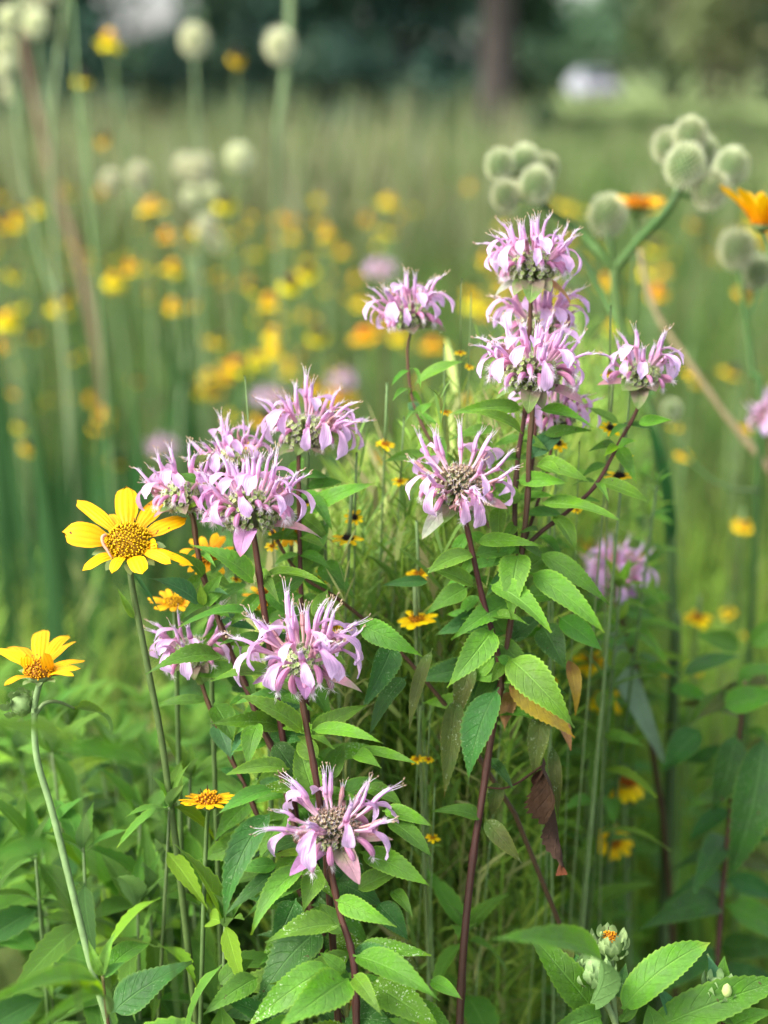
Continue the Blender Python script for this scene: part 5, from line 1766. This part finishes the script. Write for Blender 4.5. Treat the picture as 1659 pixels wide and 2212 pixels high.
def leafy_plant(label, x, y, h, size, tones, seed, group, droop=15, step=.05, lean=(0, 0), from_=.15, smat=None):
    rnd = random.Random(seed)
    t = thing('leafy_plant', label, 'plant', (x, y, 0), group)
    P, rr = smooth_path([(0, 0, 0), (lean[0] * .3, lean[1] * .3, h * .45), (lean[0], lean[1], h)], [.0024, .0018, .0007], 5)
    V, F, UV = tube_geo(P, rr, 6)
    obj('stem', mesh('stem', V, F, smat or M_STEMG, UV), t, (x, y, 0))
    z = h * from_
    az = rnd.uniform(0, 6.28)
    while z < h:
        f = z / h
        for s in (0, 1):
            a = az + s * math.pi + rnd.gauss(0, .25)
            L = size * rnd.uniform(.75, 1.15) * (1 if h - z > .12 else .45 + .55 * (h - z) / .12)
            o = bpy.data.objects.new('leaf', shared_leaf(rnd.choice(tones), rnd.randrange(6)))
            COL.objects.link(o)
            o.parent = t
            o.matrix_local = Matrix.Translation((lean[0] * f * f, lean[1] * f * f, z)) @ Matrix.Rotation(a - math.pi / 2, 4, 'Z') @ Matrix.Rotation(R(-rnd.gauss(droop, 18)), 4, 'X') @ Matrix.Rotation(rnd.gauss(0, .3), 4, 'Y') @ Matrix.Diagonal((L, L, L, 1))
        az += math.pi / 2 + rnd.gauss(0, .2)
        z += step * rnd.uniform(.8, 1.2) * (1 if h - z > .12 else .55)
    # the growing tip: young leaves that still stand up
    for i in range(5):
        L = size * rnd.uniform(.35, .6) * (1 if i > 1 else .7)
        o = bpy.data.objects.new('leaf', shared_leaf(tones[0], rnd.randrange(6)))
        COL.objects.link(o)
        o.parent = t
        o.matrix_local = Matrix.Translation((lean[0], lean[1], h - .004)) @ Matrix.Rotation(az + i * 2.4, 4, 'Z') @ Matrix.Rotation(R(rnd.uniform(25, 65) if i > 1 else 75), 4, 'X') @ Matrix.Diagonal((L, L, L, 1))
    return t


def build_lower():
    g1 = 'flowerless leafy plants filling the space under the flowers'
    labs = ('flowerless green leafy plant in the thicket under the left clump heads', 'flowerless leafy plant in the dim tangle of the lower left', 'flowerless leafy plant in the tangle of the lower right')
    rnd = random.Random(77)
    # in and behind the two clumps
    for i in range(100):
        if i < 16:
            px, y = rnd.uniform(480, 1020), rnd.uniform(.72, .95)
            pyt = rnd.uniform(1560, 1900)
        elif i < 90:
            px, y = rnd.uniform(-60, 500), rnd.uniform(.72, 1.2)
            pyt = rnd.uniform(1500, 1800)
        else:
            px, y = rnd.uniform(1420, 1760), rnd.uniform(.92, 1.5)
            pyt = rnd.uniform(1480, 1900)
        p = at_h(px, pyt, y)
        h = max(.35, p.z)
        lab = labs[0 if i < 16 else 1 if i < 90 else 2]
        leafy_plant(lab, p.x, p.y, h, rnd.uniform(.065, .10), rnd.choice((['mid', 'mid', 'fresh'], ['fresh', 'fresh', 'mid'], ['mid', 'bright', 'dark'], ['mid', 'dark'], ['fresh', 'mid', 'olive'])) if i < 90 else ['fresh', 'mid', 'fresh'], 800 + i, g1, rnd.uniform(5, 40), rnd.uniform(.035, .055), (rnd.gauss(0, .03), rnd.gauss(0, .03)), .3)
    # slim plants set with many small narrow leaves, close behind the flower stems
    for i in range(38):
        px, y = rnd.uniform(620, 1330), rnd.uniform(.70, 1.0)
        p = at_h(px, rnd.uniform(max(760, 1150 - .7 * (px - 600)), 1250), y)
        leafy_plant('slim flowerless plant with small narrow leaves between and behind the lilac clumps', p.x, p.y, min(1.14, p.z), rnd.uniform(.026, .042), rnd.choice((['fresh', 'mid'], ['bright', 'fresh'], ['mid', 'fresh', 'bright'])), 1200 + i, 'slim small leaved plants behind the lilac clumps', rnd.uniform(-35, 5), rnd.uniform(.018, .026), (rnd.gauss(0, .03), rnd.gauss(0, .02)), .56)
    # leaves that close the lower left in front of the long daisy stems
    for i in range(16):
        px, y = rnd.uniform(20, 430), rnd.uniform(.585, .70)
        p = at_h(px, rnd.uniform(1640, 1950), y)
        leafy_plant('flowerless leafy plant low at the left before the long daisy stems', p.x, p.y, max(.3, p.z), rnd.uniform(.055, .085), rnd.choice((['mid', 'fresh'], ['mid', 'dark', 'mid'], ['fresh', 'bright', 'mid'])), 1300 + i, g1, rnd.uniform(5, 40), rnd.uniform(.035, .05), (rnd.gauss(0, .03), rnd.gauss(0, .02)), .4)
    # bottom right: coarse plant with opening buds
    t = thing('budding_sunflower_plant', 'coarse leafed plant with green buds, one opening yellow, in the bottom right corner', 'wildflower', at(1330, 2300, .6) * Vector((1, 1, 0)).length_squared ** 0 if False else Vector((at(1330, 2300, .6).x, at(1330, 2300, .6).y, 0)), None)
    stem(t, [(1318, 2058, .60), (1322, 2090, .60), (1325, 2160, .60), (1332, 2240, .60), (1340, 2400, .60)], 8.5, M_STEMP)
    stem(t, [(1288, 2120, .595), (1300, 2150, .595), (1325, 2200, .595), (1345, 2260, .60)], 8.5, M_STEMP, 'branch', False)
    stem(t, [(1552, 2155, .60), (1558, 2190, .60), (1560, 2260, .605), (1480, 2420, .605), (1345, 2440, .60)], 7, M_STEM, 'branch', False)
    bud(t, 1318, 2040, .60, 34, M_INVP, Z + TOCAM * .25)
    C = at(1318, 2024, .597)
    me = disc_mesh(.0024, .0016, 40, False, 9)
    me.transform(frame(Z + TOCAM * .2).to_4x4())
    obj('disc', me, t, C)
    bud(t, 1284, 2098, .595, 38, M_INVP, Z + RT * -.2 + TOCAM * .1)
    bud(t, 1550, 2135, .60, 32, M_INVP, Z + TOCAM * .1)
    for px, py, d_, w_ in ((1303, 2098, .583, 13), (1570, 2140, .588, 12)):
        C = at(px, py, d_)
        r = w_ * U0 * d_
        V, F, UV = tube_geo([C - Z * r * 1.5, C - Z * r * .8, C, C + Z * r * .9, C + Z * r * 1.5], [r * .3, r * .8, r, r * .7, r * .15], 10)
        obj('ray_bud', mesh('ray_bud', [v - C for v in V], F, M_PALEBUD, UV), t, C)
    for a in [(1265, 2185, 1125, 2000, 120, 'mid', .60, .50), (1290, 2190, 1150, 2020, 110, 'mid', .605, .58), (1345, 2180, 1530, 2030, 120, 'fresh', .59, .60), (1400, 2230, 1700, 2115, 130, 'mid', .60, .60), (1300, 2195, 1170, 2240, 90, 'mid', .59, .57), (1340, 2210, 1380, 2130, 60, 'fresh', .61, .63),
              (1400, 2150, 1440, 2080, 44, 'mid', .64, .66), (1335, 2170, 1352, 2080, 50, 'dark', .625, .64), (1225, 2080, 1205, 2010, 46, 'olive', .64, .65), (1250, 2100, 1180, 2060, 70, 'dark', .64, .65), (1460, 2200, 1420, 2130, 50, 'blue', .60, .60),
              (1540, 2140, 1530, 2060, 50, 'blue', .61, .62), (1560, 2150, 1565, 2065, 56, 'mid', .615, .63), (1640, 2200, 1500, 2190, 60, 'fresh', .61, .60), (1420, 2240, 1400, 2170, 70, 'mid', .59, .60), (1560, 2230, 1680, 2180, 60, 'fresh', .60, .59), (1345, 2190, 1290, 2150, 60, 'olive', .61, .62)]:
        leaf(t, *a, teeth=.08, stalk=.03, prof=prof_broad if a[4] > 100 else prof_leaf)
    # bottom left: dark leaf in focus and pale leaning stalk
    t = thing('false_sunflower', 'leafy daisy shoot with one large dark pale ribbed leaf at the bottom left', 'wildflower', Vector((at(240, 2260, .6).x, at(240, 2260, .6).y, 0)))
    stem(t, [(222, 2108, .56), (229, 2175, .57), (240, 2260, .58), (246, 2350, .585)], 5, M_STEM)
    for a in [(222, 2110, 250, 2010, 34, 'fresh', .56), (222, 2110, 190, 2030, 30, 'fresh', .56), (222, 2112, 275, 2075, 34, 'mid', .56)]:
        leaf(t, *a)
    leaf(t, 238, 2192, 412, 2075, 110, 'dark', .585, .60, teeth=.07, fold=.18, arch=.08, roll=-8)
    for a in [(215, 2120, -40, 2170, 66, 'fresh', .52, .47), (222, 2110, 330, 2040, 70, 'mid', .60, .68), (235, 2190, 90, 2110, 60, 'bright', .53, .49), (230, 2200, 60, 2230, 60, 'fresh', .53, .48)]:
        leaf(t, *a, teeth=.06)
    # close, out of focus blades that cross the bottom of the view
    for k, (bx, by, tx, ty, wp, tone, d0, d1, lab) in enumerate([
            (170, 1640, -60, 1560, 70, 'fresh', .42, .38, 'blurred light leaf close to the lens under the side view daisy'),
            (330, 1650, 100, 1600, 60, 'mid', .42, .40, 'blurred green leaf close to the lens right of the side view daisy stalk'),
            (120, 1830, -80, 1870, 64, 'mid', .41, .39, 'blurred dark leaf at the left edge below the side view daisy')]):
        B = at(bx, by, d0)
        g = Vector((at(bx, 2900, d0 + .1).x, B.y + .12, 0))
        t = thing('leafy_shoot', lab, 'plant', g)
        P, rr = smooth_path([B, B.lerp(g, .3) + Vector((0, .06, 0)), g.lerp(B, .3) + Vector((0, .05, 0)), g], [.0004, .0005, .0006, .0008], 5)
        V, F, UV = tube_geo(P, rr, 6)
        obj('stem', mesh('stem', [v - B for v in V], F, M_STEMG, UV), t, B)
        leaf(t, bx, by, tx, ty, wp, tone, d0, d1, teeth=.04)


build_lower()
